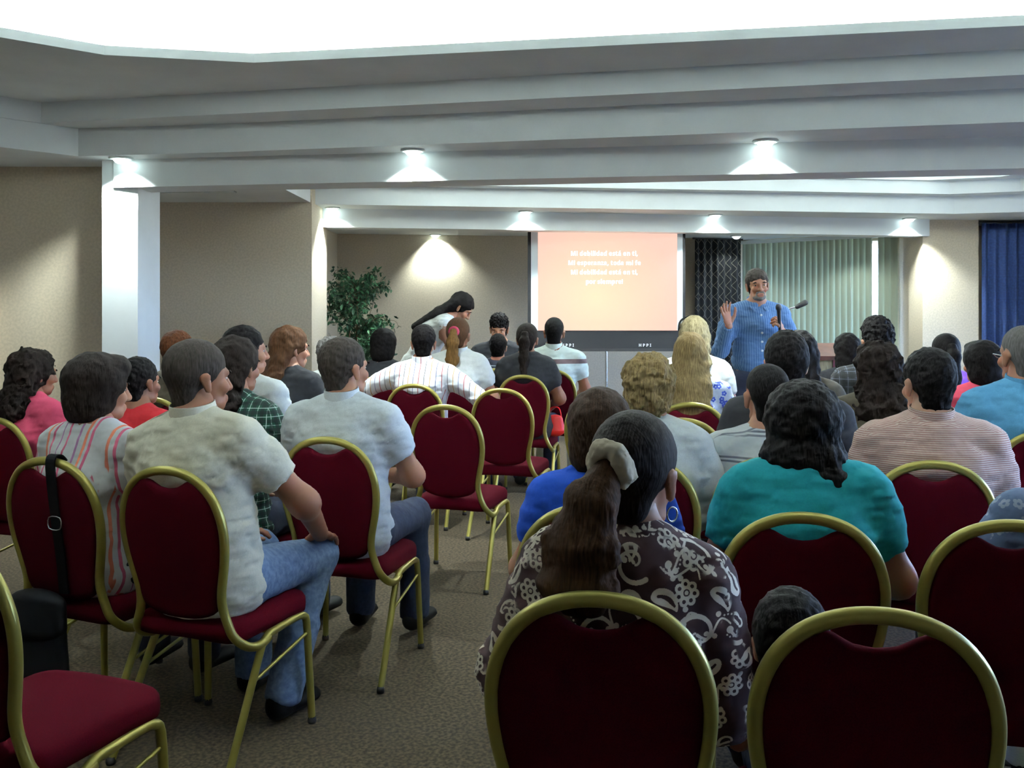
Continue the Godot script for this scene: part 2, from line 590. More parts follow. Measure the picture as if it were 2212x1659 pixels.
	struct(prism_mesh(v2([[-2.2, 11.49], [2.45, 12.2], [3.15, 12.5], [3.15, 12.75], [2.4, 12.4], [-2.2, 11.7]]), 0.0, 3.44), "wall_front", M.wall, "beige back wall of the alcove behind the screen")
	struct(prism_mesh(v2([[-4.8, -3.2], [-4.6, -3.2], [-4.6, 6.4], [-4.8, 6.4]]), 0.0, 3.44), "wall_left", M.wall)
	struct(prism_mesh(v2([[-4.8, -3.2], [6.2, -3.2], [6.2, -3.0], [-4.8, -3.0]]), 0.0, 3.44), "wall_back", M.wall)
	# right wall with a long window outside the picture
	st = st_new()
	prism(st, v2([[6.0, -3.2], [6.2, -3.2], [6.2, 10.6], [6.0, 10.6]]), 0.0, 0.85)
	prism(st, v2([[6.0, -3.2], [6.2, -3.2], [6.2, 10.6], [6.0, 10.6]]), 2.15, 3.44)
	for s in [[-3.2, 1.6], [4.4, 5.6], [8.4, 10.6]]:
		prism(st, v2([[6.0, s[0]], [6.2, s[0]], [6.2, s[1]], [6.0, s[1]]]), 0.85, 2.15)
	struct(done(st), "wall_right", M.wall)
	var k := 1
	for s in [[1.6, 4.4], [5.6, 8.4]]:
		var f := base("window_%d" % k)
		tag(f, "", "", "", "structure")
		for z in [s[0], (s[0] + s[1]) / 2.0, s[1]]:
			put(box_mesh(Vector3(6.06, 0.85, -z - 0.03), Vector3(6.12, 2.15, -z + 0.03)), "mullion", M.white, f)
		for y in [0.85, 2.11]:
			put(box_mesh(Vector3(6.06, y, -s[1]), Vector3(6.12, y + 0.04, -s[0])), "rail", M.white, f)
		put(box_mesh(Vector3(6.085, 0.87, -s[1] + 0.02), Vector3(6.095, 2.13, -s[0] - 0.02)), "pane", M.glass, f)
		k += 1
	# wall behind the navy curtain, and the window wall of the alcove
	struct(prism_mesh(v2([[5.17, 10.45], [6.2, 10.45], [6.2, 10.62], [5.17, 10.62]]), 0.0, 3.44), "wall_front_right", M.wall)
	var a := Vector2(3.15, 12.55)
	var b := Vector2(4.75, 11.2)
	var dir := (b - a).normalized()
	var nrm := Vector2(dir.y, -dir.x)
	if nrm.y < 0: nrm = -nrm
	st = st_new()
	var seg := func(s0: float, s1: float, y0: float, y1: float):
		prism(st, [a + dir * s0, a + dir * s1, a + dir * s1 + nrm * 0.18, a + dir * s0 + nrm * 0.18], y0, y1)
	var ln := a.distance_to(b)
	seg.call(0.0, ln, 0.0, 0.35)
	seg.call(0.0, ln, 2.3, 3.44)
	seg.call(0.0, 0.12, 0.35, 2.3)
	seg.call(ln - 0.12, ln, 0.35, 2.3)
	prism(st, v2([[4.7, 10.55], [4.9, 10.55], [4.95, 11.35], [4.7, 11.3]]), 0.0, 3.44)
	struct(done(st), "wall_alcove_right", M.wall)
	var f3 := base("window_3")
	tag(f3, "tall window behind the vertical blinds", "", "", "structure")
	var turn := Basis(Vector3(dir.x, 0, -dir.y), Vector3.UP, Vector3(dir.x, 0, -dir.y).cross(Vector3.UP))
	f3.transform = Transform3D(turn, w(a.x + nrm.x * 0.1, 0, a.y + nrm.y * 0.1))
	for x in [0.12, ln / 2, ln - 0.16]:
		put(box_mesh(Vector3(x, 0.35, -0.03), Vector3(x + 0.04, 2.3, 0.03)), "mullion", M.white, f3)
	put(box_mesh(Vector3(0.12, 0.35, -0.005), Vector3(ln - 0.12, 2.3, 0.005)), "pane", M.glass, f3)
	blinds(a, dir, nrm, ln)
	# lamps
	var g1 := "downlights of the near beam"
	downlight(w(-2.57, H2, 6.086), SPOT_E, "glowing downlight on near beam above the white column", g1)
	downlight(w(-0.62, H2, 5.795), SPOT_E, "glowing downlight near the middle of the near beam", g1)
	downlight(w(1.50, H2, 5.480), SPOT_E, "glowing downlight on near beam above the speaker side", g1)
	var g2 := "downlights of the far beam"
	downlight(w(-1.75, H2, 9.021), SPOT_E, "small downlight at the left end of the far beam", g2)
	downlight(w(0.14, H2, 9.345), SPOT_E, "small downlight on far beam at the screen's left edge", g2)
	downlight(w(2.13, H2, 9.686), SPOT_E, "small downlight on far beam right of the screen", g2)
	downlight(w(4.32, H2, 10.062), SPOT_E, "small downlight at the right end of the far beam", g2)
	var g3 := "downlights of the alcove"
	downlight(w(-0.96, 2.39, 11.595), SPOT_E * 0.7, "small downlight shining on the beige alcove wall above the bending woman", g3, 0.5)
	downlight(w(2.86, 2.39, 11.8), SPOT_E * 0.12, "small downlight in front of the black lattice curtain", g3)
	downlight(w(4.0, 2.39, 10.95), SPOT_E * 0.12, "small downlight in front of the vertical blinds", g3)
func blinds(a: Vector2, dir: Vector2, nrm: Vector2, ln: float) -> void:
	var o := base("vertical_blinds")
	var x := Vector3(dir.x, 0, -dir.y)
	o.transform = Transform3D(Basis(x, Vector3.UP, x.cross(Vector3.UP)), w(a.x - nrm.x * 0.07, 0, a.y - nrm.y * 0.07))
	tag(o, "pale grey green vertical blinds with one bright gap", "blinds")
	put(box_mesh(Vector3(-0.1, 2.33, -0.03), Vector3(ln - 0.02, 2.375, 0.03)), "head_rail", M.white, o)
	var st := st_new()
	var n := 6
	for i in n:   # one gently curved slat
		var t0 := float(i) / n - 0.5
		var t1 := float(i + 1) / n - 0.5
		var p := func(t: float, y: float) -> Vector3: return Vector3(t * 0.078, y, 0.007 * (1.0 - 4.0 * t * t))
		quad(st, p.call(t0, 0.08), p.call(t1, 0.08), p.call(t1, 2.33), p.call(t0, 2.33))
	var slat := done(st)
	var count := 28
	for i in count:
		var s := -0.06 + i * (ln - 0.04) / (count - 1)
		if i == 24: continue
		var tw := 0.32 + 0.1 * sin(i * 2.3)
		put(slat, "slat", M.blind, o, Transform3D(Basis(Vector3.UP, tw), Vector3(s, 0, 0)))
	put(tube(PackedVector3Array([Vector3(ln * 0.70, 2.33, 0.03), Vector3(ln * 0.71, 1.5, 0.035), Vector3(ln * 0.705, 0.7, 0.03)]), [0.003], 5), "cord", M.white, o)
# a hanging curtain with folds, from plan point a to b
func curtain(a: Vector2, b: Vector2, y0: float, y1: float, folds: int, amp: float, m: Material, label: String) -> void:
	var o := base("curtain", w(a.x, 0, a.y))
	var dir := (b - a).normalized()
	var x := Vector3(dir.x, 0, -dir.y)
	o.basis = Basis(x, Vector3.UP, x.cross(Vector3.UP))
	var l := a.distance_to(b)
	var n := folds * 8
	var v := PackedVector3Array(); var nn := PackedVector3Array(); var uv := PackedVector2Array(); var idx := PackedInt32Array()
	for side in 2:
		for r in 9:
			for i in n + 1:
				var t := float(i) / n
				var ph := t * folds * TAU
				var yy := lerpf(y0, y1, r / 8.0)
				var am := amp * (0.75 + 0.25 * sin(ph * 0.37 + 1.0)) * (1.15 - 0.3 * r / 8.0)
				v.append(Vector3(t * l, yy, am * sin(ph) + side * 0.004))
				nn.append(Vector3(-cos(ph) * am * folds * TAU / l, 0, 1).normalized() * (1.0 if side else -1.0))
				uv.append(Vector2(t * l * 1.6, -yy))
		var off := side * 9 * (n + 1)
		for r in 8:
			for i in n:
				var q := off + r * (n + 1) + i
				if side: idx.append_array([q, q + n + 1, q + n + 2, q, q + n + 2, q + 1])
				else: idx.append_array([q, q + n + 2, q + n + 1, q, q + 1, q + n + 2])
	put(raw(v, nn, idx, uv), "drape", m, o)
	put(tube(PackedVector3Array([Vector3(-0.03, y1 + 0.008, 0), Vector3(l + 0.03, y1 + 0.008, 0)]), [0.012], 8), "rod", M.dark, o)
	tag(o, label, "curtain")
# ---------------------------------------------------------------- chairs
func zback(y: float) -> float:
	return 0.2 + maxf(y - 0.5, -0.1) * 0.16
func make_chair_meshes() -> void:
	var half := [[0.0, 0.94], [0.062, 0.932], [0.118, 0.905], [0.160, 0.858], [0.183, 0.797], [0.1885, 0.735], [0.182, 0.67], [0.169, 0.61], [0.158, 0.56], [0.156, 0.52], [0.165, 0.475], [0.184, 0.425]]
	var path := []
	for s in [-1, 1]:
		var side := []
		for p in half: side.append(Vector3(s * p[0], p[1], zback(p[1])))
		side.append(Vector3(s * 0.2, 0.388, 0.155))
		side.append(Vector3(s * 0.204, 0.368, 0.11))
		side.append(Vector3(s * 0.207, 0.366, 0.07))
		side.append(Vector3(s * 0.2075, 0.376, 0.035))
		if s < 0:
			side.reverse()
			path = side.slice(0, side.size() - 1)
		else:
			path.append_array(side)
	M.hoop = tube(smooth_path(path, 4), [0.0145], 12)
	# side frame: rear leg, rail, front leg
	var fr := [Vector3(0, 0.012, 0.265), Vector3(0, 0.18, 0.172), Vector3(0, 0.33, 0.089), Vector3(0, 0.365, 0.066), Vector3(0, 0.384, 0.03), Vector3(0, 0.388, -0.02), Vector3(0, 0.39, -0.13), Vector3(0, 0.383, -0.165), Vector3(0, 0.355, -0.187), Vector3(0, 0.2, -0.196), Vector3(0, 0.012, -0.205)]
	var leg := smooth_path(fr, 3)
	for i in leg.size(): leg[i].x = 0.207 + (0.37 - leg[i].y) * 0.03
	M.leg_r = tube(leg, [0.0132], 8)
	for i in leg.size(): leg[i].x = -leg[i].x
	M.leg_l = tube(leg, [0.0132], 8)
	M.brace_r = tube(PackedVector3Array([Vector3(0.211, 0.262, 0.127), Vector3(0.21, 0.318, -0.188)]), [0.006], 6)
	M.brace_l = tube(PackedVector3Array([Vector3(-0.211, 0.262, 0.127), Vector3(-0.21, 0.318, -0.188)]), [0.006], 6)
	M.cross_bar = tube(PackedVector3Array([Vector3(-0.213, 0.382, 0.0), Vector3(0.213, 0.382, 0.0)]), [0.009], 6)
	M.glide = lathe([Vector2(0.0, 0.0), Vector2(0.014, 0.0), Vector2(0.0155, 0.008), Vector2(0.0135, 0.022), Vector2(0.0, 0.024)], 10)
	# back pad
	var out := PackedVector2Array()
	var rim := []
	for i in range(2, 11): rim.append(Vector3(half[i][0] - 0.008, half[i][1] - 0.004, 0))
	rim[rim.size() - 1] = Vector3(0.135, 0.498, 0)
	rim[rim.size() - 2] = Vector3(0.147, 0.53, 0)
	var right := [Vector3(0.0, 0.884, 0), Vector3(0.035, 0.889, 0), Vector3(0.066, 0.906, 0), Vector3(0.09, 0.912, 0)]
	right.append_array(rim)
	right.append_array([Vector3(0.1, 0.478, 0), Vector3(0.05, 0.466, 0), Vector3(0.0, 0.464, 0)])
	var sm := smooth_path(right, 2)
	for p in sm: out.append(Vector2(p.x, p.y))
	for i in range(sm.size() - 2, 0, -1): out.append(Vector2(-sm[i].x, sm[i].y))
	var lean := func(p: Vector3) -> Vector3: return Vector3(p.x, p.y, p.z + zback(p.y))
	M.pad = cushion(out, [[0.03, -0.022], [0.012, -0.019], [0.003, -0.011], [0.0, 0.0], [0.003, 0.009], [0.012, 0.015], [0.03, 0.018]], lean)
	# seat cushion, outline in plan (x, -z)
	var so := PackedVector2Array()
	var sr := []
	for p in [[0.0, -0.2], [0.11, -0.2], [0.165, -0.192], [0.192, -0.165], [0.2, -0.12], [0.206, 0.05], [0.212, 0.15], [0.2, 0.195], [0.165, 0.218], [0.09, 0.226], [0.0, 0.228]]: sr.append(Vector3(p[0], p[1], 0))
	var ss := smooth_path(sr, 2)
	for p in ss: so.append(Vector2(p.x, p.y))
	for i in range(ss.size() - 2, 0, -1): so.append(Vector2(-ss[i].x, ss[i].y))
	var lay := func(p: Vector3) -> Vector3: return Vector3(p.x, p.z + 0.008 * (1.0 - p.x * p.x / 0.045), -p.y)
	M.seat = cushion(so, [[0.012, 0.392], [0.002, 0.398], [0.0, 0.42], [0.002, 0.44], [0.01, 0.452], [0.028, 0.459], [0.06, 0.462]], lay)
# hoop stands at plan point (x, d), the chair faces yaw degrees to the right of straight ahead
func chair(x: float, d: float, yaw: float, label: String, group: String) -> Node3D:
	var r := deg_to_rad(yaw)
	var c := Vector2(x, d) + Vector2(sin(r), cos(r)) * 0.245
	var o: Node3D
	if not cache.has("chair"):
		o = base("banquet_chair")
		put(M.hoop, "back_frame", M.gold, o)
		put(M.pad, "back_pad", M.maroon, o)
		put(M.seat, "seat", M.maroon, o)
		for m in [M.leg_r, M.leg_l]: put(m, "leg_frame", M.gold, o)
		for m in [M.brace_r, M.brace_l]: put(m, "brace", M.gold, o)
		put(M.cross_bar, "cross_bar", M.gold, o)
		for p in [Vector3(0.218, 0, 0.268), Vector3(-0.218, 0, 0.268), Vector3(0.218, 0, -0.205), Vector3(-0.218, 0, -0.205)]:
			put(M.glide, "glide", M.dark, o, Transform3D(Basis(), p))
		cache.chair = o
	else:
		o = cache.chair.duplicate()
		o.name = numbered("banquet_chair")
		add_child(o)
	o.position = w(c.x, 0, c.y)
	o.rotation.y = -r
	tag(o, label, "chair", group)
	return o
# ---------------------------------------------------------------- people
# joints of a seated adult facing -z, floor at y = 0, seat at 0.46
func joints(o: Dictionary) -> Dictionary:
	var fem: bool = o.get("sex", "m") == "f"
	var sh := 0.158 if fem else 0.182
	var j := {
		"pelvis": Vector3(0, 0.545, 0.055), "waist": Vector3(0, 0.71, 0.08), "chest": Vector3(0, 0.93, 0.08), "top": Vector3(0, 1.02, 0.075),
		"neck": Vector3(0, 1.07, 0.07), "head": Vector3(0, 1.165, 0.045),
		"shl": Vector3(-sh, 1.0, 0.075), "shr": Vector3(sh, 1.0, 0.075),
		"hipl": Vector3(-0.09, 0.55, 0.03), "hipr": Vector3(0.09, 0.55, 0.03),
		"knl": Vector3(-0.13, 0.53, -0.40), "knr": Vector3(0.13, 0.53, -0.40),
		"anl": Vector3(-0.13, 0.1, -0.40), "anr": Vector3(0.13, 0.1, -0.40)}
	var arms := {
		"lap": [Vector3(-0.25, 0.76, 0.03), Vector3(-0.12, 0.645, -0.2), Vector3(0.25, 0.76, 0.03), Vector3(0.12, 0.645, -0.2)],
		"knee": [Vector3(-0.26, 0.76, 0.03), Vector3(-0.12, 0.645, -0.2), Vector3(0.31, 0.77, -0.06), Vector3(0.2, 0.635, -0.3)],
		"crossed": [Vector3(-0.26, 0.77, -0.01), Vector3(-0.02, 0.80, -0.16), Vector3(0.265, 0.765, -0.01), Vector3(0.03, 0.74, -0.17)],
		"spread": [Vector3(-0.4, 0.9, 0.06), Vector3(-0.56, 0.82, -0.1), Vector3(0.38, 0.87, 0.08), Vector3(0.46, 0.68, -0.02)],
		"wide": [Vector3(-0.225, 0.75, 0.06), Vector3(-0.24, 0.62, -0.16), Vector3(0.225, 0.75, 0.05), Vector3(0.17, 0.635, -0.2)]}
	var a: Array = arms[o.get("arms", "lap")]
	j.ell = a[0]; j.wrl = a[1]; j.elr = a[2]; j.wrr = a[3]
	var lean: float = o.get("lean", 0.0)
	var tilt: float = o.get("tilt", 0.0)
	if lean != 0.0 or tilt != 0.0:
		var t := Basis(Vector3.RIGHT, -lean) * Basis(Vector3.BACK, -tilt)
		for k in ["waist", "chest", "top", "neck", "head", "shl", "shr", "ell", "elr"]:
			var p: Vector3 = j[k] - j.pelvis
			j[k] = j.pelvis + t * p
	if o.has("feet"):
		j.anl = o.feet[0]; j.anr = o.feet[1]
	if o.has("drop"):
		j.head += Vector3(0, -o.drop, -o.drop * 0.5)
		j.neck += Vector3(0, -o.drop * 0.4, 0)
	if o.has("joints"):
		for k in o.joints: j[k] = o.joints[k]
	return j
func figure(o: Dictionary) -> Dictionary:
	var cell: float = o.get("cell", 0.016)
	var fem: bool = o.get("sex", "m") == "f"
	var fat: float = o.get("fat", 0.0)
	var sleeve: float = o.get("sleeve", 0.62)
	var key := str(["fig", fem, fat, sleeve, cell, o.get("arms", "lap"), o.get("lean", 0.0), o.get("tilt", 0.0), o.get("joints", 0), o.get("puff", 0.0), o.get("hem", 0.0), o.get("drop", 0.0), o.get("feet", 0)])
	if cache.has(key): return cache[key]
	var j := joints(o)
	var s: Vector3 = (j.shr - j.shl).normalized()
	var r := {"pelvis": [0.165, 0.122], "waist": [0.128 if fem else 0.15, 0.1 if fem else 0.112], "chest": [0.148 if fem else 0.168, 0.108 if fem else 0.116], "top": [0.115, 0.078]}
	for k in r:
		r[k][0] += fat
		r[k][1] += fat * 0.6
	var skin := []
	var shirt := []
	var trou := []
	for c in 2:   # body, then the shirt a little outside it
		var e := 0.0 if c == 0 else 0.014
		var l := skin if c == 0 else shirt
		if c == 1: l.append(oval(j.pelvis - (j.waist - j.pelvis) * o.get("hem", 0.0), j.waist, r.pelvis[0] + e * 1.6, r.pelvis[1] + e * 1.6, r.waist[0] + e * 1.3, r.waist[1] + e * 1.3, s))
		else: l.append(oval(j.pelvis, j.waist, r.pelvis[0], r.pelvis[1], r.waist[0], r.waist[1], s))
		l.append(oval(j.waist, j.chest, r.waist[0] + e, r.waist[1] + e, r.chest[0] + e, r.chest[1] + e, s))
		l.append(oval(j.chest, j.top, r.chest[0] + e, r.chest[1] + e, r.top[0] + e, r.top[1] + e, s))
		l.append(cap(j.shl, j.shr, 0.055 + e, 0.055 + e))
		l.append(cap(j.neck, j.shl.lerp(j.neck, 0.35), 0.045 + e * 0.5, 0.05 + e))
		l.append(cap(j.neck, j.shr.lerp(j.neck, 0.35), 0.045 + e * 0.5, 0.05 + e))
		if fem:
			var fw: Vector3 = (j.chest - j.waist).cross(s).normalized()
			for q in [-1, 1]:
				var bc: Vector3 = j.chest + s * 0.075 * q - fw * 0.085 - (j.chest - j.waist) * 0.25
				l.append(egg(bc, 0.06 + e, 0.06 + e, 0.05 + e))
	var up := 0.042 + fat * 0.3
	var fo := 0.034 + fat * 0.25
	skin.append(cap(j.neck, j.head + Vector3(0, 0.01, 0), 0.056 if not fem else 0.05, 0.05 if not fem else 0.045))
	for q in ["l", "r"]:
		skin.append(cap(j["sh" + q], j["el" + q], up + 0.006, up - 0.006))
		skin.append(cap(j["el" + q], j["wr" + q], fo + 0.004, fo - 0.009))
		var puff: float = o.get("puff", 0.0)
		if sleeve > 0.0:
			shirt.append(cap(j["sh" + q], j["sh" + q].lerp(j["el" + q], minf(sleeve, 1.0) * 0.5), up + 0.022, up + 0.02 + puff * 0.5))
			var end: Vector3 = j["sh" + q].lerp(j["el" + q], minf(sleeve, 1.0))
			var c0 := cap(j["sh" + q].lerp(j["el" + q], minf(sleeve, 1.0) * 0.4), end, up + 0.021, up + 0.018 + puff)
			if sleeve < 1.0: c0[8] = 2
			shirt.append(c0)
			if sleeve > 1.0:
				var c1 := cap(j["el" + q], j["el" + q].lerp(j["wr" + q], sleeve - 1.0), up + 0.014 + puff, fo + 0.012 + puff)
				c1[8] = 2
				shirt.append(c1)
		skin.append(cap(j["hip" + q], j["kn" + q], 0.078 + fat * 0.4, 0.052))
		skin.append(cap(j["kn" + q], j["an" + q], 0.05, 0.036))
		trou.append(cap(j["hip" + q], j["kn" + q], 0.093 + fat * 0.5, 0.068))
		var sk := cap(j["kn" + q] + Vector3(0, 0.0, 0.0), j["an" + q], 0.066, 0.056)
		trou.append(sk)
		var fl := cap(j["kn" + q].lerp(j["an" + q], 0.5), j["an" + q] - Vector3(0, 0.03, 0), 0.06, 0.06)
		fl[8] = 2
		trou.append(fl)
	trou.append(oval(j.pelvis, j.pelvis.lerp(j.waist, 0.35), r.pelvis[0] + 0.006, r.pelvis[1] + 0.006, r.pelvis[0] - 0.01, r.pelvis[1], s))
	if fem: skin.append(cap(j.pelvis, j.pelvis + Vector3(0, -0.01, -0.05), 0.12, 0.1))
	var folds := FastNoiseLite.new()
	folds.seed = key.hash() % 500
	folds.frequency = 6.0
	folds.fractal_type = FastNoiseLite.FRACTAL_RIDGED
	folds.fractal_octaves = 2
	var fig := {"j": j, "skin": net(skin, cell * 1.15, 0.05), "shirt": net(shirt, cell, 0.045, folds, 0.007, 2.6), "trousers": net(trou, cell * 1.1, 0.04, folds, 0.004)}
	cache[key] = fig
	return fig
func head_mesh(fem: bool, cell: float) -> ArrayMesh:
	var key := "head%s%s" % [fem, cell]
	if cache.has(key): return cache[key]
	var b := [
		egg(Vector3(0, 0.085, 0.012), 0.075, 0.08, 0.096),
		oval(Vector3(0, 0.06, -0.032), Vector3(0, -0.03, -0.045), 0.063, 0.054, 0.044, 0.045),
		egg(Vector3(0, -0.036, -0.045), 0.048 if not fem else 0.042, 0.026, 0.044),
		egg(Vector3(0, -0.05, -0.076), 0.022, 0.016, 0.016),
		egg(Vector3(-0.036, 0.016, -0.07), 0.024, 0.024, 0.022), egg(Vector3(0.036, 0.016, -0.07), 0.024, 0.024, 0.022),
		cap(Vector3(-0.032, 0.064, -0.081), Vector3(0.032, 0.064, -0.081), 0.012, 0.012),
		egg(Vector3(-0.033, 0.046, -0.104), 0.014, 0.009, 0.013, 1), egg(Vector3(0.033, 0.046, -0.104), 0.014, 0.009, 0.013, 1),
		cap(Vector3(0, 0.052, -0.093), Vector3(0, 0.014, -0.112), 0.008, 0.012),
		egg(Vector3(-0.012, 0.01, -0.1), 0.009, 0.008, 0.011), egg(Vector3(0.012, 0.01, -0.1), 0.009, 0.008, 0.011),
		cap(Vector3(-0.017, -0.018, -0.092), Vector3(0.017, -0.018, -0.092), 0.006, 0.006),
		cap(Vector3(-0.015, -0.027, -0.09), Vector3(0.015, -0.027, -0.09), 0.007, 0.007),
		cap(Vector3(0, 0.0, 0.012), Vector3(0, -0.09, 0.022), 0.05 if not fem else 0.044, 0.054 if not fem else 0.047)]
	for s in [-1, 1]:
		b.append([Vector3(s * 0.079, 0.05, 0.014), Vector3(s * 0.075, 0.012, 0.0), 0.009, 0.019, 0.008, 0.012, Vector3(1, 0, 0.35 * s), 0.014, 0])
		b.append(egg(Vector3(s * 0.092, 0.036, -0.004), 0.008, 0.016, 0.008, 1))
	var m := net(b, cell, 0.014)
	cache[key] = m
	return m
func hand_mesh(kind: String) -> ArrayMesh:
	if cache.has("hand" + kind): return cache["hand" + kind]
	var curl: float = {"rest": 0.32, "grip": 1.25, "open": 0.22}[kind]
	var b := [oval(Vector3(0, 0.0, 0.02), Vector3(0, -0.002, -0.025), 0.026, 0.02, 0.036, 0.016), oval(Vector3(0, -0.002, -0.02), Vector3(0, -0.003, -0.08), 0.035, 0.015, 0.038, 0.013)]
	var ln := [0.062, 0.078, 0.084, 0.074]
	for f in 4:
		var spread := (f - 1.5) * (0.16 if kind == "open" else 0.05)
		var p := Vector3((f - 1.5) * 0.0195, -0.003, -0.083 + absf(f - 1.8) * 0.004)
		var ang := curl * (0.7 if kind == "open" and f > 1 else 1.0) * 0.55
		for seg in 3:
			var l: float = ln[f] * [0.45, 0.31, 0.24][seg]
			var q := p + Vector3(sin(spread), -sin(ang), -cos(ang) * cos(spread)) * l
			b.append(cap(p, q, 0.0092 - seg * 0.0008, 0.0085 - seg * 0.0009))
			p = q
			ang += curl
	var t0 := Vector3(0.03, -0.006, -0.018)
	var t1 := t0 + (Vector3(0.026, -0.012, -0.03) if kind != "grip" else Vector3(0.012, -0.03, -0.022))
	var t2 := t1 + (Vector3(0.014, -0.006, -0.032) if kind != "grip" else Vector3(-0.014, -0.022, -0.02))
	var t3 := t2 + (Vector3(0.003, -0.004, -0.024) if kind != "grip" else Vector3(-0.02, -0.006, -0.014))
	b.append_array([cap(t0, t1, 0.015, 0.0115), cap(t1, t2, 0.011, 0.0095), cap(t2, t3, 0.0095, 0.008)])
	var m := net(b, 0.004, 0.006)
	cache["hand" + kind] = m
	return m
func hair_mesh(style: String, cell: float) -> ArrayMesh:
	var key := "hair%s%s" % [style, cell]
	if cache.has(key): return cache[key]
	var b := []
	var noise: FastNoiseLite = null
	var amp := 0.0
	var freq := 22.0
	var face := [egg(Vector3(0, 0.0, -0.108), 0.072, 0.098, 0.062, 1), egg(Vector3(-0.09, 0.028, -0.012), 0.02, 0.042, 0.036, 1), egg(Vector3(0.09, 0.028, -0.012), 0.02, 0.042, 0.036, 1)]
	var wide_face := [egg(Vector3(0, 0.0, -0.125), 0.07, 0.115, 0.08, 1)]
	match style:
		"short", "spiky", "thin", "crop":
			var g := 0.0 if style != "crop" else -0.006
			b = [egg(Vector3(0, 0.088, 0.016), 0.083 + g, 0.089 + g, 0.104 + g), oval(Vector3(0, 0.05, 0.05), Vector3(0, -0.03, 0.048), 0.07 + g, 0.058 + g, 0.052, 0.034)]
			b.append_array(face)
			amp = 0.006; freq = 40.0
			if style == "spiky":
				b.insert(0, egg(Vector3(0, 0.125, -0.01), 0.078, 0.07, 0.09))
				amp = 0.016
			if style == "thin" or style == "crop": amp = 0.002
		"boy":
			b = [egg(Vector3(0, 0.082, 0.016), 0.087, 0.1, 0.109), oval(Vector3(0, 0.05, 0.05), Vector3(0, -0.02, 0.05), 0.076, 0.06, 0.06, 0.04)]
			b.append_array(face)
			amp = 0.006; freq = 40.0
		"bob":
			b = [egg(Vector3(0, 0.078, 0.02), 0.102, 0.108, 0.118), egg(Vector3(0, 0.0, 0.035), 0.098, 0.085, 0.092), egg(Vector3(0, -0.05, 0.045), 0.08, 0.045, 0.06), egg(Vector3(0, 0.13, -0.06), 0.06, 0.045, 0.05)]
			b.append_array(wide_face)
			amp = 0.005
		"curly":
			b = [egg(Vector3(0, 0.075, 0.022), 0.108, 0.112, 0.118), egg(Vector3(0, -0.03, 0.045), 0.115, 0.085, 0.09), egg(Vector3(-0.05, -0.12, 0.075), 0.075, 0.065, 0.06), egg(Vector3(0.055, -0.1, 0.075), 0.075, 0.065, 0.06)]
			b.append_array(wide_face)
			amp = 0.007; freq = 28.0
		"waves":
			b = [egg(Vector3(0, 0.075, 0.025), 0.105, 0.108, 0.115), oval(Vector3(0, 0.04, 0.05), Vector3(0, -0.14, 0.1), 0.105, 0.075, 0.118, 0.06), egg(Vector3(-0.05, -0.17, 0.105), 0.07, 0.06, 0.05), egg(Vector3(0.05, -0.17, 0.105), 0.07, 0.06, 0.05)]
			b.append_array(wide_face)
			amp = 0.02; freq = 18.0
		"curls":
			b = [egg(Vector3(0, 0.082, 0.016), 0.1, 0.105, 0.112), egg(Vector3(0, 0.01, 0.04), 0.085, 0.075, 0.08), egg(Vector3(0, -0.03, 0.05), 0.06, 0.04, 0.045)]
			b.append_array(face)
			amp = 0.016; freq = 26.0
		"long":
			b = [egg(Vector3(0, 0.082, 0.018), 0.092, 0.1, 0.112), oval(Vector3(0, 0.05, 0.045), Vector3(0, -0.1, 0.105), 0.095, 0.07, 0.098, 0.05), oval(Vector3(0, -0.1, 0.11), Vector3(0, -0.3, 0.175), 0.1, 0.046, 0.085, 0.03)]
			b.append_array(wide_face)
			amp = 0.01; freq = 16.0
		"longer":
			b = [egg(Vector3(0, 0.082, 0.018), 0.09, 0.1, 0.112), oval(Vector3(0, 0.05, 0.045), Vector3(0, -0.12, 0.115), 0.093, 0.07, 0.115, 0.05), oval(Vector3(0, -0.12, 0.12), Vector3(0, -0.36, 0.19), 0.118, 0.046, 0.095, 0.032)]
			b.append_array(wide_face)
			amp = 0.008; freq = 14.0
		"pony", "pony_low", "tail":
			b = [egg(Vector3(0, 0.086, 0.016), 0.083, 0.09, 0.105), oval(Vector3(0, 0.05, 0.05), Vector3(0, -0.012, 0.055), 0.072, 0.055, 0.052, 0.04), egg(Vector3(0, 0.07, 0.1), 0.04, 0.045, 0.03)]
			b.append_array(face)
			amp = 0.0015; freq = 50.0
	if amp > 0.0:
		noise = FastNoiseLite.new()
		noise.seed = style.hash() % 1000
		noise.frequency = freq
		noise.fractal_octaves = 2
	var m := net(b, cell, 0.02, noise, amp)
	cache[key] = m
	return m
func tail_mesh(key: String, pts: Array, wide: Array, thick: Array, cell: float) -> ArrayMesh:
	var k := "tail" + key
	if cache.has(k): return cache[k]
	var b := []
	for i in pts.size() - 1: b.append(oval(pts[i], pts[i + 1], wide[i], thick[i], wide[i + 1], thick[i + 1]))
	var n := FastNoiseLite.new()
	n.frequency = 20.0
	n.seed = 5
	cache[k] = net(b, cell, 0.02, n, 0.007)
	return cache[k]
func collar_mesh(r: float, h: float) -> ArrayMesh:
	var pr := [Vector2(r + 0.012, 0.0), Vector2(r + 0.007, h * 0.5), Vector2(r + 0.004, h), Vector2(r, h + 0.002), Vector2(r - 0.001, h * 0.5), Vector2(r + 0.004, 0.0)]
	var l := lathe(pr, 22)
	return l
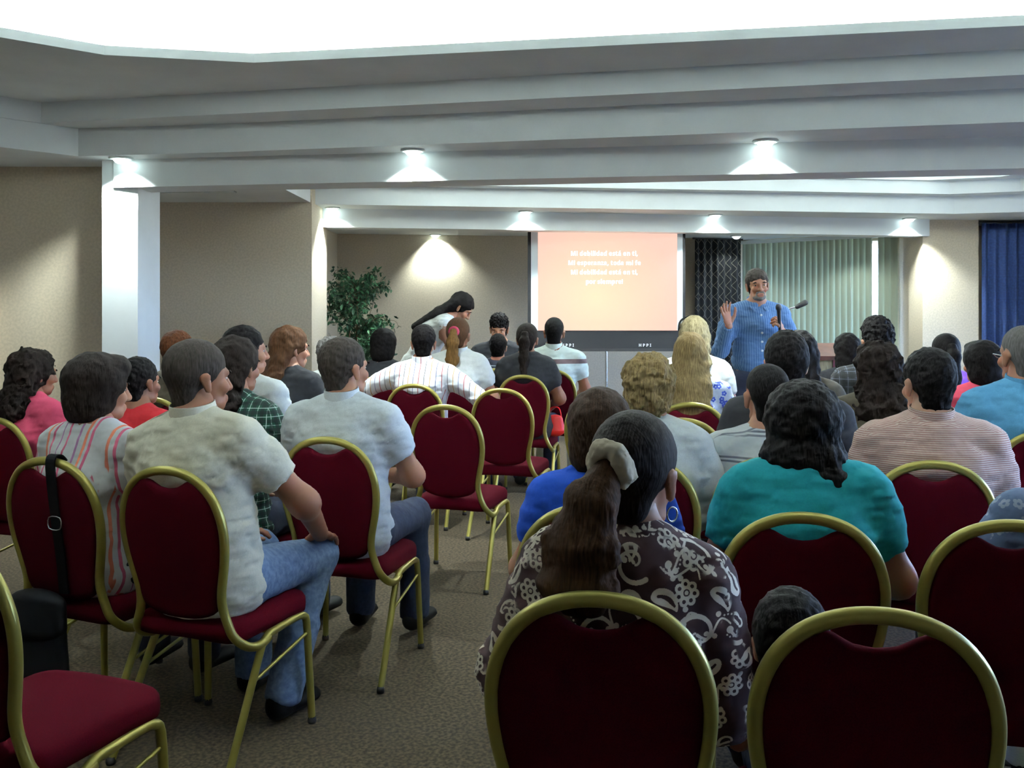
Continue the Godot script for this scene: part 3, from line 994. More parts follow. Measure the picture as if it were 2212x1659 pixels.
func face_parts(head: Node3D, t: Transform3D) -> void:
	if not cache.has("eye"):
		cache.eye = net([egg(Vector3.ZERO, 0.0105, 0.0055, 0.009)], 0.003, 0.002)
		cache.iris = net([egg(Vector3.ZERO, 0.0055, 0.0055, 0.003)], 0.0018, 0.001)
		cache.eyebrow = net([cap(Vector3(-0.015, -0.002, 0.004), Vector3(0.0, 0.003, -0.003), 0.0032, 0.0042), cap(Vector3(0.0, 0.003, -0.003), Vector3(0.014, 0.0, 0.0), 0.0042, 0.003)], 0.002, 0.003)
		cache.mouth = net([cap(Vector3(-0.02, 0, 0.004), Vector3(0.02, 0, 0.004), 0.0045, 0.0045), cap(Vector3(-0.012, -0.001, 0.0), Vector3(0.012, -0.001, 0.0), 0.006, 0.006)], 0.0025, 0.004)
	for s in [-1, 1]:
		var e := put(cache.eye, "eye", M.eye_white, head, t * Transform3D(Basis(), Vector3(s * 0.032, 0.046, -0.0785)))
		put(cache.iris, "iris", M.iris, e, Transform3D(Basis(), Vector3(0, 0, -0.0072)))
		put(cache.eyebrow, "eyebrow", M.hair_black, head, t * Transform3D(Basis(), Vector3(s * 0.034, 0.066, -0.0915)))
	put(cache.mouth, "mouth", M.lips, head, t * Transform3D(Basis(), Vector3(0, -0.0225, -0.0955)))
# o: see the callers. Returns the person's node, standing at its base
func person(o: Dictionary) -> Node3D:
	var fem: bool = o.get("sex", "m") == "f"
	var sc: float = o.get("scale", 1.0)
	var yaw: float = deg_to_rad(o.get("yaw", 0.0))
	var fig := figure(o)
	var j: Dictionary = fig.j
	var at := Vector2(o.at[0], o.at[1])
	var n := base("person", w(at.x, o.get("lift", 0.46 * (1.0 - sc) if not o.has("joints") else 0.0), at.y), -yaw)
	n.scale = Vector3.ONE * sc
	tag(n, o.label, "person", o.get("group", "seated audience"))
	var near: bool = o.get("cell", 0.016) < 0.018
	var hs: float = o.get("head_scale", 1.0)
	var hr: Array = o.get("head", [0.0, 0.0, 0.0])   # turn right, nod down, tilt right, in degrees
	var ht := Transform3D(Basis(Vector3.UP, -deg_to_rad(hr[0])) * Basis(Vector3.RIGHT, -deg_to_rad(hr[1])) * Basis(Vector3.BACK, -deg_to_rad(hr[2])) * Basis.from_scale(Vector3.ONE * hs), j.head)
	var list := [[fig.skin], [head_mesh(fem, 0.006 if near else 0.008), ht]]
	var hands: Array = o.get("hands", ["rest", "rest"])
	for s in 2:
		var q: String = ["l", "r"][s]
		var wr: Vector3 = j["wr" + q]
		var d: Vector3 = (wr - j["el" + q]).normalized()
		var hb: Basis
		if o.has("hand_" + q):   # [direction of the fingers, back of the hand]
			var fz: Vector3 = -o["hand_" + q][0].normalized()
			var fy: Vector3 = o["hand_" + q][1].normalized()
			var fx := fy.cross(fz).normalized()
			hb = Basis(fx, fz.cross(fx), fz)
		else:
			var z := -(d + Vector3(0, 0.25, -0.1)).normalized()
			var x := Vector3.UP.cross(z).normalized()
			hb = Basis(x, z.cross(x), z)
		var hm := hand_mesh(hands[s])
		if s == 1:
			var mk: String = "mirror" + hands[s]
			if not cache.has(mk): cache[mk] = mirrored(hm)
			hm = cache[mk]
		list.append([hm, Transform3D(hb, wr)])
	put(join(list), "body", o.skin, n)
	face_parts(n, ht)
	var sh := put(fig.shirt, o.get("top", "shirt"), o.shirt, n)
	if o.get("collar", false):
		var cb := Basis(Vector3.RIGHT, 0.18 + o.get("lean", 0.0) * -1.0)
		put(collar_mesh(0.063 + o.get("fat", 0.0) * 0.3, 0.05), "collar", o.shirt, sh, Transform3D(cb, j.neck + Vector3(0, 0.012, 0.004)))
	put(fig.trousers, "trousers", o.get("trousers", M.navy), n)
	if not cache.has("shoe"):
		cache.shoe = net([oval(Vector3(0, -0.055, 0.03), Vector3(0, -0.06, -0.15), 0.042, 0.034, 0.044, 0.028), cap(Vector3(0, -0.03, 0.02), Vector3(0, -0.005, 0.015), 0.045, 0.045), egg(Vector3(0, -0.388, -0.06), 1.0, 0.3, 1.0, 1)], 0.012, 0.02)
	for q in ["l", "r"]:
		var d: Vector3 = j["an" + q]
		put(cache.shoe, "shoe", o.get("shoes", M.shoe), n, Transform3D(Basis(Vector3.UP, -0.12 if q == "r" else 0.12), d))
	var style: String = o.get("hair", "short")
	var hair := put(hair_mesh(style, o.get("hair_cell", 0.008 if near else 0.0095)), "hair", o.hair_mat, n, ht)
	match style:
		"pony":
			put(tail_mesh("pony", [Vector3(0, 0.07, 0.125), Vector3(0, 0.0, 0.155), Vector3(0, -0.12, 0.165), Vector3(0, -0.2, 0.17)], [0.03, 0.042, 0.045, 0.02], [0.028, 0.035, 0.032, 0.018], 0.008), "ponytail", o.get("tail_mat", o.hair_mat), hair)
		"pony_low":
			put(tail_mesh("low", [Vector3(0, 0.09, 0.12), Vector3(0, 0.03, 0.15), Vector3(0, -0.1, 0.16), Vector3(0.0, -0.22, 0.17)], [0.03, 0.04, 0.04, 0.025], [0.028, 0.035, 0.032, 0.02], 0.009), "ponytail", o.hair_mat, hair)
		"tail":
			put(tail_mesh("big", [Vector3(-0.006, 0.062, 0.125), Vector3(-0.02, 0.0, 0.165), Vector3(-0.03, -0.08, 0.18), Vector3(-0.036, -0.155, 0.18), Vector3(-0.036, -0.185, 0.175)], [0.028, 0.05, 0.07, 0.072, 0.055], [0.026, 0.036, 0.04, 0.034, 0.026], 0.006), "ponytail", o.get("tail_mat", o.hair_mat), hair)
	return n
# ---------------------------------------------------------------- cloth prints
func canvas(s: int, c: Color) -> Image:
	var im := Image.create(s, s, false, Image.FORMAT_RGB8)
	im.fill(c)
	return im
func tex(im: Image) -> ImageTexture:
	return ImageTexture.create_from_image(im)
# stripes: [position, width, colour] in pixels of a 256 tile
func striped(ground: Color, list: Array, upright := true) -> ImageTexture:
	var im := canvas(256, ground)
	for s in list:
		if upright: im.fill_rect(Rect2i(s[0], 0, s[1], 256), s[2])
		else: im.fill_rect(Rect2i(0, s[0], 256, s[1]), s[2])
	return tex(im)
func plaid(ground: Color, a: Color, b: Color) -> ImageTexture:
	var im := canvas(256, ground)
	for k in 4:
		for q in 2:
			var p := k * 64
			var r1 := Rect2i(p, 0, 26, 256) if q == 0 else Rect2i(0, p, 256, 26)
			var r2 := Rect2i(p + 42, 0, 6, 256) if q == 0 else Rect2i(0, p + 42, 256, 6)
			var over := Image.create(256, 256, false, Image.FORMAT_RGBA8)
			over.fill_rect(r1, Color(a, 0.55))
			over.fill_rect(r2, Color(b, 0.75))
			im.convert(Image.FORMAT_RGBA8)
			im.blend_rect(over, Rect2i(0, 0, 256, 256), Vector2i.ZERO)
	im.convert(Image.FORMAT_RGB8)
	return tex(im)
func dot(im: Image, p: Vector2, r: float, c: Color) -> void:
	var s := im.get_width()
	for y in range(int(p.y - r), int(p.y + r) + 1):
		for x in range(int(p.x - r), int(p.x + r) + 1):
			if Vector2(x, y).distance_to(p) <= r: im.set_pixel(posmod(x, s), posmod(y, s), c)
func stroke(im: Image, pts: Array, r0: float, r1: float, c: Color, dotted := false) -> void:
	var total := 0.0
	for i in pts.size() - 1: total += pts[i].distance_to(pts[i + 1])
	var done_ := 0.0
	var gap := 0.0
	for i in pts.size() - 1:
		var l: float = pts[i].distance_to(pts[i + 1])
		var n := maxi(int(l), 1)
		for k in n:
			gap += l / n
			if dotted and gap < r0 * 3.4: continue
			gap = 0.0
			dot(im, pts[i].lerp(pts[i + 1], float(k) / n), lerpf(r0, r1, (done_ + l * k / n) / total), c)
		done_ += l
# scrolling flowers, leaves and beaded curls on a dark ground
func paisley(ground: Color, ink: Color) -> ImageTexture:
	var im := canvas(640, ground)
	var g := RandomNumberGenerator.new()
	g.seed = 77
	var spots := []
	for i in 8:
		for k in 8: spots.append(Vector2(i * 80 + (40 if k % 2 else 0) + g.randf_range(-12, 12), k * 80 + g.randf_range(-12, 12)))
	var n := 0
	for c in spots:
		var a0 := g.randf() * TAU
		match n % 6:
			0, 5:   # open flower with dark eyes in its petals
				for k in 7:
					var a := a0 + TAU * k / 7
					dot(im, c + Vector2.from_angle(a) * 21, 11, ink)
				for k in 7:
					var a := a0 + TAU * k / 7
					dot(im, c + Vector2.from_angle(a) * 20, 4.5, ground)
				dot(im, c, 13, ink); dot(im, c, 8, ground); dot(im, c, 5, ink)
			1, 3:   # leaf: filled teardrop with dark veins
				for k in 30:
					var t := k / 29.0
					var p: Vector2 = c + Vector2.from_angle(a0 + t * 0.9) * (t * 66.0)
					dot(im, p, 3.0 + 17.0 * sin(PI * pow(t, 0.8)), ink)
				for k in range(6, 26):
					var t := k / 29.0
					dot(im, c + Vector2.from_angle(a0 + t * 0.9) * (t * 66.0), 2.0 + 2.0 * sin(PI * t), ground)
				for q in [-1, 1]:
					var line := []
					for k in 12:
						var t := 0.2 + 0.6 * k / 11.0
						line.append(c + Vector2.from_angle(a0 + t * 0.9 + q * 0.13 * sin(PI * t)) * (t * 66.0))
					stroke(im, line, 1.5, 1.0, ground)
			2:   # scroll with a curled end
				var line := []
				for k in 40:
					var t := k / 39.0
					line.append(c + Vector2.from_angle(a0 + t * 6.4) * (44.0 * (1.0 - t) + 6.0))
				stroke(im, line, 6.5, 3.0, ink)
			4:   # beaded curl
				var line := []
				for k in 30:
					var t := k / 29.0
					line.append(c + Vector2.from_angle(a0 + t * 4.6) * (40.0 * (1.0 - t * 0.7)))
				stroke(im, line, 2.6, 2.6, ink, true)
				dot(im, c, 9, ink); dot(im, c, 4, ground)
		if n % 2 == 0:
			var l2 := []
			for k in 24:
				var t := k / 23.0
				l2.append(c + Vector2.from_angle(a0 + 2.2) * t * 86.0 + Vector2.from_angle(a0 + 2.2 + PI / 2) * 20.0 * sin(t * TAU))
			stroke(im, l2, 4.0, 2.0, ink)
			for k in 3: dot(im, l2[6 + k * 5] + Vector2.from_angle(a0 + 2.2 + PI / 2) * (14.0 if k % 2 else -14.0), 7.0, ink)
		n += 1
	return tex(im)
func blotches(ground: Color, ink: Color, seed_: int, count: int) -> ImageTexture:
	var im := canvas(256, ground)
	var g := RandomNumberGenerator.new()
	g.seed = seed_
	for i in count:
		var c := Vector2(g.randf() * 256, g.randf() * 256)
		for k in 5: dot(im, c + Vector2.from_angle(TAU * k / 5 + i) * 9, 6, ink)
		dot(im, c, 4, ground)
	return tex(im)
func lattice() -> ImageTexture:
	var im := canvas(256, srgb(22, 24, 30))
	for k in range(-1, 3):
		for q in [-1, 1]:
			var line := []
			for i in 33:
				line.append(Vector2(i * 8.0, k * 128.0 + q * i * 8.0 * 1.0 + (0.0 if q > 0 else 256.0)))
			stroke(im, line, 2.4, 2.4, srgb(120, 116, 104))
	return tex(im)
func cloth(c: Color, t: Texture2D = null, per_m := 3.0) -> StandardMaterial3D:
	var m := mat(c, 0.92)
	m.uv1_triplanar = true
	m.uv1_triplanar_sharpness = 24.0
	m.uv1_scale = Vector3.ONE * per_m
	m.albedo_texture = t if t else M.weave
	m.rim_enabled = true
	m.rim = 0.04
	m.rim_tint = 0.6
	m.normal_enabled = true
	m.normal_texture = M.crease
	m.normal_scale = 0.45
	return m
func hair_mat(c: Color, spread := 0.35, rough := 0.7) -> StandardMaterial3D:
	var m := tri_mat(c, M.strand, Vector3(9.0, 0.9, 9.0), rough)
	m.albedo_color = c
	m.metallic_specular = 0.2
	m.normal_enabled = true
	m.normal_texture = M.strand_bump
	m.normal_scale = 0.35
	return m
func people_materials() -> void:
	M.weave = noise_tex(41, 0.2, 3, 256, [Color(0.93, 0.93, 0.93), Color(1, 1, 1)])
	M.crease = noise_tex(42, 0.012, 3, 256, [], 6.0)
	M.strand = noise_tex(43, 0.06, 3, 256, [Color(0.45, 0.43, 0.4), Color(1, 1, 1)])
	M.strand_bump = noise_tex(44, 0.08, 2, 256, [], 5.0)
	M.eye_white = mat(srgb(186, 178, 170), 0.4)
	M.iris = mat(srgb(40, 26, 18), 0.2)
	M.lips = mat(srgb(150, 86, 80), 0.5)
	M.shoe = mat(srgb(18, 17, 17), 0.6)
	M.shoe.metallic_specular = 0.25
	var skin := func(c: Color) -> StandardMaterial3D:
		var m := tri_mat(c, M.weave, Vector3.ONE * 6.0, 0.55)
		m.subsurf_scatter_enabled = true
		m.subsurf_scatter_strength = 0.15
		return m
	M.skin = skin.call(srgb(176, 124, 97))
	M.skin_tan = skin.call(srgb(144, 96, 70))
	M.skin_pale = skin.call(srgb(198, 150, 124))
	M.hair_black = hair_mat(srgb(24, 20, 21))
	M.hair_dark = hair_mat(srgb(40, 31, 28))
	M.hair_brown = hair_mat(srgb(100, 68, 46))
	M.hair_umber = hair_mat(srgb(64, 46, 36))
	M.hair_chestnut = hair_mat(srgb(80, 55, 38))
	M.hair_red = hair_mat(srgb(104, 62, 40))
	M.hair_tawny = hair_mat(srgb(140, 104, 60))
	M.hair_blonde = hair_mat(srgb(172, 148, 104))
	M.hair_ash = hair_mat(srgb(190, 176, 138))
	M.hair_grey = hair_mat(srgb(120, 118, 118))
	M.hair_pepper = hair_mat(srgb(74, 66, 62))
	M.navy = cloth(srgb(34, 40, 62))
	M.jeans = cloth(srgb(124, 144, 174), noise_tex(51, 0.04, 4, 256, [Color(0.7, 0.74, 0.8), Color(1, 1, 1)]), 4.0)
	M.denim = cloth(srgb(36, 46, 74), noise_tex(52, 0.04, 4, 256, [Color(0.7, 0.74, 0.8), Color(1, 1, 1)]), 4.0)
	M.cream = cloth(srgb(232, 224, 202))
	M.polo = cloth(srgb(236, 240, 242))
	M.off_white = cloth(srgb(226, 228, 224))
	M.pink = cloth(srgb(214, 76, 110))
	M.red = cloth(srgb(176, 22, 34))
	M.black = cloth(srgb(26, 26, 32))
	M.teal = cloth(srgb(20, 156, 168))
	M.royal = cloth(srgb(18, 78, 196))
	M.purple = cloth(srgb(170, 104, 232))
	M.sky = cloth(srgb(92, 160, 204))
	M.olive = cloth(srgb(66, 58, 44))
	M.rose = cloth(srgb(196, 62, 84))
	M.check = cloth(Color.WHITE, plaid(srgb(18, 70, 54), srgb(14, 18, 20), srgb(235, 240, 236)), 7.0)
	M.dark_check = cloth(Color.WHITE, plaid(srgb(34, 36, 40), srgb(16, 16, 18), srgb(90, 96, 110)), 6.0)
	var pk := srgb(206, 96, 128)
	var og := srgb(226, 128, 100)
	M.candy = cloth(Color.WHITE, striped(srgb(232, 230, 232), [[20, 8, srgb(176, 120, 168)], [46, 9, og], [64, 9, pk], [130, 10, og], [156, 10, pk], [200, 6, srgb(176, 120, 168)], [230, 8, pk]]), 3.6)
	M.pinstripe = cloth(Color.WHITE, striped(srgb(232, 232, 240), [[10, 4, srgb(176, 90, 96)], [42, 3, srgb(60, 60, 70)], [74, 4, srgb(196, 150, 90)], [106, 3, srgb(70, 80, 130)], [138, 4, srgb(176, 90, 96)], [170, 3, srgb(60, 60, 70)], [202, 4, srgb(196, 150, 90)], [234, 3, srgb(70, 80, 130)]]), 3.4)
	M.navy_stripe = cloth(Color.WHITE, striped(srgb(26, 30, 44), [[20, 10, srgb(200, 208, 214)], [84, 10, srgb(200, 208, 214)], [148, 10, srgb(200, 208, 214)], [212, 10, srgb(200, 208, 214)]], false), 4.0)
	M.rugby = cloth(Color.WHITE, striped(srgb(226, 236, 226), [[24, 22, srgb(112, 92, 92)], [150, 22, srgb(112, 92, 92)]], false), 2.4)
	M.grey_stripe = cloth(Color.WHITE, striped(srgb(222, 226, 228), [[20, 7, srgb(110, 112, 124)], [34, 7, srgb(110, 112, 124)], [110, 7, srgb(110, 112, 124)], [124, 7, srgb(110, 112, 124)], [200, 7, srgb(110, 112, 124)], [214, 7, srgb(110, 112, 124)]], false), 3.6)
	var fine := []
	for k in 16: fine.append([k * 16, 6, srgb(160, 110, 104)])
	M.fine_stripe = cloth(Color.WHITE, striped(srgb(206, 184, 172), fine, false), 9.0)
	var fb := []
	for k in 12: fb.append([k * 21, 4, srgb(124, 154, 186)])
	M.blue_stripe = cloth(Color.WHITE, striped(srgb(76, 110, 152), fb), 5.0)
	M.paisley = cloth(Color.WHITE, paisley(srgb(56, 28, 29), srgb(222, 210, 192)), 1.9)
	M.floral = cloth(Color.WHITE, blotches(srgb(206, 214, 236), srgb(64, 84, 190), 4, 26), 4.0)
	M.mottled = cloth(Color.WHITE, blotches(srgb(92, 108, 140), srgb(150, 158, 178), 9, 22), 4.0)
# ---------------------------------------------------------------- seating
# a chair and its sitter; hoop at plan point (x, d)
func sit(x: float, d: float, yaw: float, chair_label: String, group: String, o: Dictionary) -> Node3D:
	if not chair_label: chair_label = "maroon chair seating the " + o.label
	chair(x, d, yaw, chair_label, group)
	var r := deg_to_rad(yaw)
	o.yaw = o.get("yaw", yaw)
	var shift: Array = o.get("shift", [0.0, 0.0])
	o.at = [x + sin(r) * (0.235 + shift[1]) + cos(r) * shift[0], d + cos(r) * (0.235 + shift[1]) - sin(r) * shift[0]]
	return person(o)
func audience() -> void:
	var gl := "chairs left of the aisle"
	var gr := "chairs right of the aisle"
	var n: Node3D
	# left block, nearest row first
	chair(-1.24, 2.03, 20, "empty maroon chair nearest the camera at the lower left corner", gl)
	sit(-1.51, 3.05, 20, "maroon chair with a black shoulder bag hung on its gold hoop", gl, {"sex": "f", "scale": 0.93, "cell": 0.015, "shirt": M.candy, "skin": M.skin, "hair": "bob", "hair_mat": M.hair_dark, "head": [28, 4, 0], "label": "person with dark bobbed hair in a white shirt striped pink and orange", "sleeve": 0.7})
	n = sit(-1.054, 2.87, 20, "maroon chair of the man in the cream shirt", gl, {"scale": 1.0, "cell": 0.013, "fat": 0.02, "tilt": -0.09, "shirt": M.cream, "collar": true, "trousers": M.jeans, "skin": M.skin_tan, "hair": "thin", "hair_mat": M.hair_pepper, "head": [26, 2, 0], "arms": "knee", "feet": [Vector3(-0.13, 0.1, -0.36), Vector3(0.11, 0.1, -0.2)], "label": "person in a cream short sleeved shirt and light jeans, hand on knee"})
	for s in [-1, 1]:
		put(box_mesh(Vector3(-0.06, -0.003, -0.024), Vector3(0.06, 0.003, 0.024)), "epaulette", M.cream, n.get_node("shirt"), Transform3D(Basis(Vector3.BACK, -0.42 * s), Vector3(s * 0.135 - 0.04, 1.079, 0.08)))
	sit(-2.33, 4.2, 20, "maroon chair of the person in pink at the left edge", gl, {"sex": "f", "scale": 0.9, "shirt": M.pink, "skin": M.skin, "hair": "waves", "hair_mat": M.hair_dark, "head": [20, 6, 0], "label": "person in pink with long dark wavy hair at the left edge"})
	sit(-1.75, 4.0, 20, "maroon chair of the child in red", gl, {"scale": 0.86, "shirt": M.red, "skin": M.skin_tan, "hair": "short", "hair_mat": M.hair_black, "head": [5, 0, 0], "head_scale": 1.05, "label": "child in a red shirt behind the man in cream"})
	sit(-1.22, 3.72, 18, "maroon chair of the person in green plaid", gl, {"sex": "f", "scale": 0.98, "shirt": M.check, "skin": M.skin, "hair": "long", "hair_mat": M.hair_dark, "head": [8, 0, 0], "label": "person in a green and black plaid shirt with long dark hair"})
	sit(-0.70, 3.54, 13, "maroon chair of the man in the white polo", gl, {"scale": 0.985, "cell": 0.013, "fat": 0.01, "tilt": -0.03, "shirt": M.polo, "collar": true, "trousers": M.denim, "skin": M.skin, "hair": "short", "hair_mat": M.hair_pepper, "head": [24, 0, 0], "arms": "crossed", "label": "person in a white polo shirt and dark jeans with arms folded"})
	# further rows on the left
	sit(-1.98, 5.15, 18, "", gl, {"cell": 0.02, "scale": 0.98, "shirt": M.olive, "skin": M.skin, "hair": "short", "hair_mat": M.hair_red, "label": "person with reddish brown hair seen above the man in cream"})
	sit(-1.42, 4.55, 18, "", gl, {"cell": 0.02, "scale": 1.02, "shirt": M.off_white, "skin": M.skin, "hair": "short", "hair_mat": M.hair_black, "head": [40, 0, 0], "label": "person in a white top with short black hair, face in profile", "arms": "wide"})
	sit(-1.36, 5.25, 18, "", gl, {"sex": "f", "cell": 0.02, "scale": 1.0, "shirt": M.black, "skin": M.skin, "hair": "long", "hair_mat": M.hair_brown, "head": [35, 4, 0], "label": "person in black with long light brown hair"})
	sit(-1.26, 6.0, 16, "maroon chair partly hidden behind the man in the white polo", gl, {"sex": "f", "cell": 0.02, "scale": 0.9, "shirt": M.off_white, "skin": M.skin_pale, "hair": "curls", "hair_mat": M.hair_grey, "label": "person with grey hair mostly hidden behind the man in white polo"})
	chair(-0.336, 4.75, 15, "empty maroon chair on the aisle beside the man in white polo", gl)
	chair(-0.06, 5.75, 14, "empty maroon chair behind the woman in black", gl)
	sit(-1.0, 6.72, 14, "", gl, {"sex": "f", "cell": 0.02, "scale": 0.95, "shirt": M.black, "skin": M.skin, "hair": "bob", "hair_mat": M.hair_black, "label": "person with black hair left of the man in pinstripes"})
	sit(-0.64, 6.1, 12, "maroon chair of the man in the pinstriped shirt", gl, {"cell": 0.018, "scale": 1.0, "shirt": M.pinstripe, "sleeve": 1.6, "collar": true, "skin": M.skin, "hair": "short", "hair_mat": M.hair_black, "head": [-12, 8, 0], "arms": "spread", "label": "person in a pinstriped white shirt with arms spread over the next chairs"})
	n = sit(-0.44, 6.75, 12, "", gl, {"sex": "f", "cell": 0.018, "scale": 1.05, "fat": 0.02, "shirt": M.off_white, "collar": true, "skin": M.skin, "hair": "pony", "hair_mat": M.hair_brown, "tail_mat": M.hair_tawny, "label": "person in white with a blonde ponytail in a pink hair tie"})
	put(tube(smooth_path(circle(0.028, 8, Vector3(0, 0.075, 0.122), Vector3.BACK), 2, true), [0.013], 6, true), "hair_tie", M.pink, n, Transform3D(Basis(), figure({"sex": "f", "cell": 0.018, "fat": 0.02}).j.head))
	sit(-0.15, 7.72, 10, "", gl, {"cell": 0.02, "scale": 0.88, "shirt": M.navy_stripe, "skin": M.skin, "hair": "boy", "hair_mat": M.hair_black, "label": "child in a navy shirt with thin white stripes"})
	sit(0.085, 6.95, 10, "maroon chair of the woman in black with the ponytail", gl, {"sex": "f", "cell": 0.018, "scale": 1.0, "fat": 0.02, "shirt": M.black, "skin": M.skin_tan, "trousers": M.denim, "hair": "pony_low", "hair_mat": M.hair_dark, "label": "person in a black tee with a dark ponytail"})
	sit(0.33, 7.6, 8, "", gl, {"cell": 0.018, "scale": 1.05, "shirt": M.rugby, "collar": true, "skin": M.skin_tan, "hair": "crop", "hair_mat": M.hair_black, "label": "person in a white shirt with brown bands before the screen", "trousers": M.off_white})
	# right block
	n = sit(0.15, 1.6, 10, "maroon chair of the woman in the paisley blouse", gr, {"sex": "f", "scale": 0.87, "cell": 0.011, "fat": 0.04, "tilt": 0.1, "head_scale": 1.1, "sleeve": 1.75, "puff": 0.012, "arms": "wide", "shirt": M.paisley, "skin": M.skin_tan, "hair": "tail", "hair_cell": 0.006, "hair_mat": M.hair_dark, "tail_mat": M.hair_chestnut, "head": [20, 6, 0], "trousers": M.denim, "top": "blouse", "label": "person in a brown paisley blouse with a long ponytail in a beige scrunchie"})
	scrunchie(n)
	put(tube(smooth_path(circle(0.014, 10, Vector3(0.081, -0.024, 0.004), Vector3(0.9, 0, 0.4).normalized()), 2, true), [0.002], 5, true), "earring", M.chrome, n.get_node("hair"))
	sit(0.593, 1.515, 10, "maroon chair nearest the camera at the lower right", gr, {"scale": 0.4, "head_scale": 2.1, "cell": 0.02, "shift": [-0.1, 0.06], "shirt": M.black, "skin": M.skin, "hair": "boy", "hair_mat": M.hair_black, "label": "small dark haired child beside the woman in paisley"})
	sit(0.205, 2.32, 10, "maroon chair of the person in royal blue", gr, {"sex": "f", "scale": 0.86, "shirt": M.royal, "skin": M.skin, "hair": "bob", "hair_mat": M.hair_umber, "label": "person in royal blue with dark brown hair behind the ponytail"})
	sit(0.696, 2.22, 10, "maroon chair of the woman in teal", gr, {"sex": "f", "scale": 0.93, "cell": 0.013, "fat": 0.02, "drop": 0.04, "shift": [0.03, 0.0], "shirt": M.teal, "skin": M.skin, "hair": "curly", "hair_cell": 0.006, "hair_mat": M.hair_black, "head": [8, 4, 0], "label": "person in a teal tee with a curly black bob"})
	sit(1.15, 2.14, 10, "maroon chair cut off by the right edge", gr, {"scale": 0.82, "tilt": 0.28, "shift": [0.12, 0.0], "shirt": M.mottled, "sleeve": 1.6, "skin": M.skin, "hair": "short", "hair_mat": M.hair_black, "label": "person in a mottled denim shirt at the right edge", "trousers": M.off_white})
	sit(0.42, 3.06, 10, "", gr, {"sex": "f", "shift": [0.03, 0.0], "scale": 0.925, "fat": 0.03, "sleeve": 1.3, "shirt": M.off_white, "skin": M.skin_pale, "hair": "curls", "hair_cell": 0.0065, "hair_mat": M.hair_blonde, "head": [10, 2, 0], "top": "blouse", "label": "person in a white blouse with short curly blonde hair"})
	sit(0.86, 3.06, 10, "maroon chair of the boy in grey stripes", gr, {"scale": 0.89, "shirt": M.grey_stripe, "skin": M.skin, "hair": "crop", "hair_mat": M.hair_black, "head_scale": 1.05, "head": [-12, 0, 0], "label": "child in a white shirt with grey stripes and cropped hair"})
	sit(1.35, 2.98, 10, "maroon chair of the man in the fine striped shirt", gr, {"scale": 0.96, "cell": 0.013, "fat": 0.025, "shift": [0.04, 0], "sleeve": 1.7, "collar": true, "shirt": M.fine_stripe, "skin": M.skin_pale, "hair": "short", "hair_mat": M.hair_black, "head": [-14, 3, 0], "label": "person in a beige shirt with fine red stripes"})
	chair(0.76, 4.16, 10, "empty maroon chair in front of the curly blonde woman", gr)
	sit(0.94, 4.87, 10, "maroon chair of the woman with long blonde hair", gr, {"sex": "f", "cell": 0.018, "scale": 0.97, "shirt": M.floral, "skin": M.skin_pale, "hair": "longer", "hair_mat": M.hair_blonde, "label": "person with long straight blonde hair in a blue floral top"})
	n = sit(1.19, 6.0, 8, "", gr, {"sex": "f", "cell": 0.02, "scale": 1.06, "shirt": M.off_white, "skin": M.skin_pale, "hair": "long", "hair_mat": M.hair_ash, "label": "person with ash blonde hair and sunglasses pushed up on the head"})
	sunglasses(n)
	sit(1.08, 3.57, 10, "maroon chair in front of the boy in grey stripes", gr, {"cell": 0.018, "scale": 1.01, "shirt": M.black, "skin": M.skin_pale, "hair": "boy", "hair_mat": M.hair_black, "label": "person with thick short black hair below the speaker"})
	sit(1.5, 4.75, 10, "", gr, {"sex": "f", "cell": 0.02, "scale": 0.98, "shirt": M.olive, "skin": M.skin, "hair": "long", "hair_mat": M.hair_black, "label": "person with long black hair in front of the lectern"})
	sit(1.62, 4.0, 10, "", gr, {"sex": "f", "cell": 0.02, "scale": 0.95, "shirt": M.olive, "skin": M.skin, "hair": "waves", "hair_mat": M.hair_dark, "label": "person in olive with big dark wavy hair"})
	sit(2.1, 5.2, 8, "maroon chair of the man in dark plaid", gr, {"cell": 0.018, "scale": 1.05, "shirt": M.dark_check, "skin": M.skin, "hair": "spiky", "hair_mat": M.hair_black, "label": "person in a dark plaid shirt with spiky black hair"})
	sit(2.22, 6.0, 6, "", gr, {"sex": "f", "cell": 0.02, "scale": 0.93, "shirt": M.black, "skin": M.skin, "hair": "long", "hair_mat": M.hair_black, "label": "person with long black hair left of the man in dark plaid"})
	sit(2.62, 5.45, 6, "maroon chair in front of the right pier", gr, {"sex": "f", "cell": 0.02, "scale": 0.95, "shirt": M.purple, "skin": M.skin, "hair": "pony_low", "hair_mat": M.hair_black, "label": "person in purple before the right pier"})
	sit(2.47, 4.72, 6, "", gr, {"sex": "f", "cell": 0.02, "scale": 0.92, "shirt": M.rose, "skin": M.skin, "hair": "bob", "hair_mat": M.hair_black, "head": [-15, 0, 0], "label": "person in rose with dark hair at the right edge"})
	n = sit(2.14, 3.73, 6, "maroon chair of the grey haired man in sky blue", gr, {"cell": 0.016, "scale": 1.04, "fat": 0.035, "shirt": M.sky, "collar": true, "skin": M.skin, "hair": "crop", "hair_mat": M.hair_grey, "head": [-10, 0, 0], "label": "person in a sky blue polo with grey hair and glasses"})
	put(tube(smooth_path([Vector3(-0.083, 0.045, 0.01), Vector3(-0.083, 0.05, -0.06), Vector3(-0.06, 0.047, -0.1), Vector3(-0.033, 0.03, -0.108), Vector3(0.0, 0.05, -0.11), Vector3(0.033, 0.03, -0.108), Vector3(0.06, 0.047, -0.1), Vector3(0.083, 0.05, -0.06), Vector3(0.083, 0.045, 0.01)], 3), [0.0022], 5), "glasses", M.chrome, n.get_node("hair"))
	chair(0.5, 5.3, 8, "empty maroon chair far in the right block", gr)
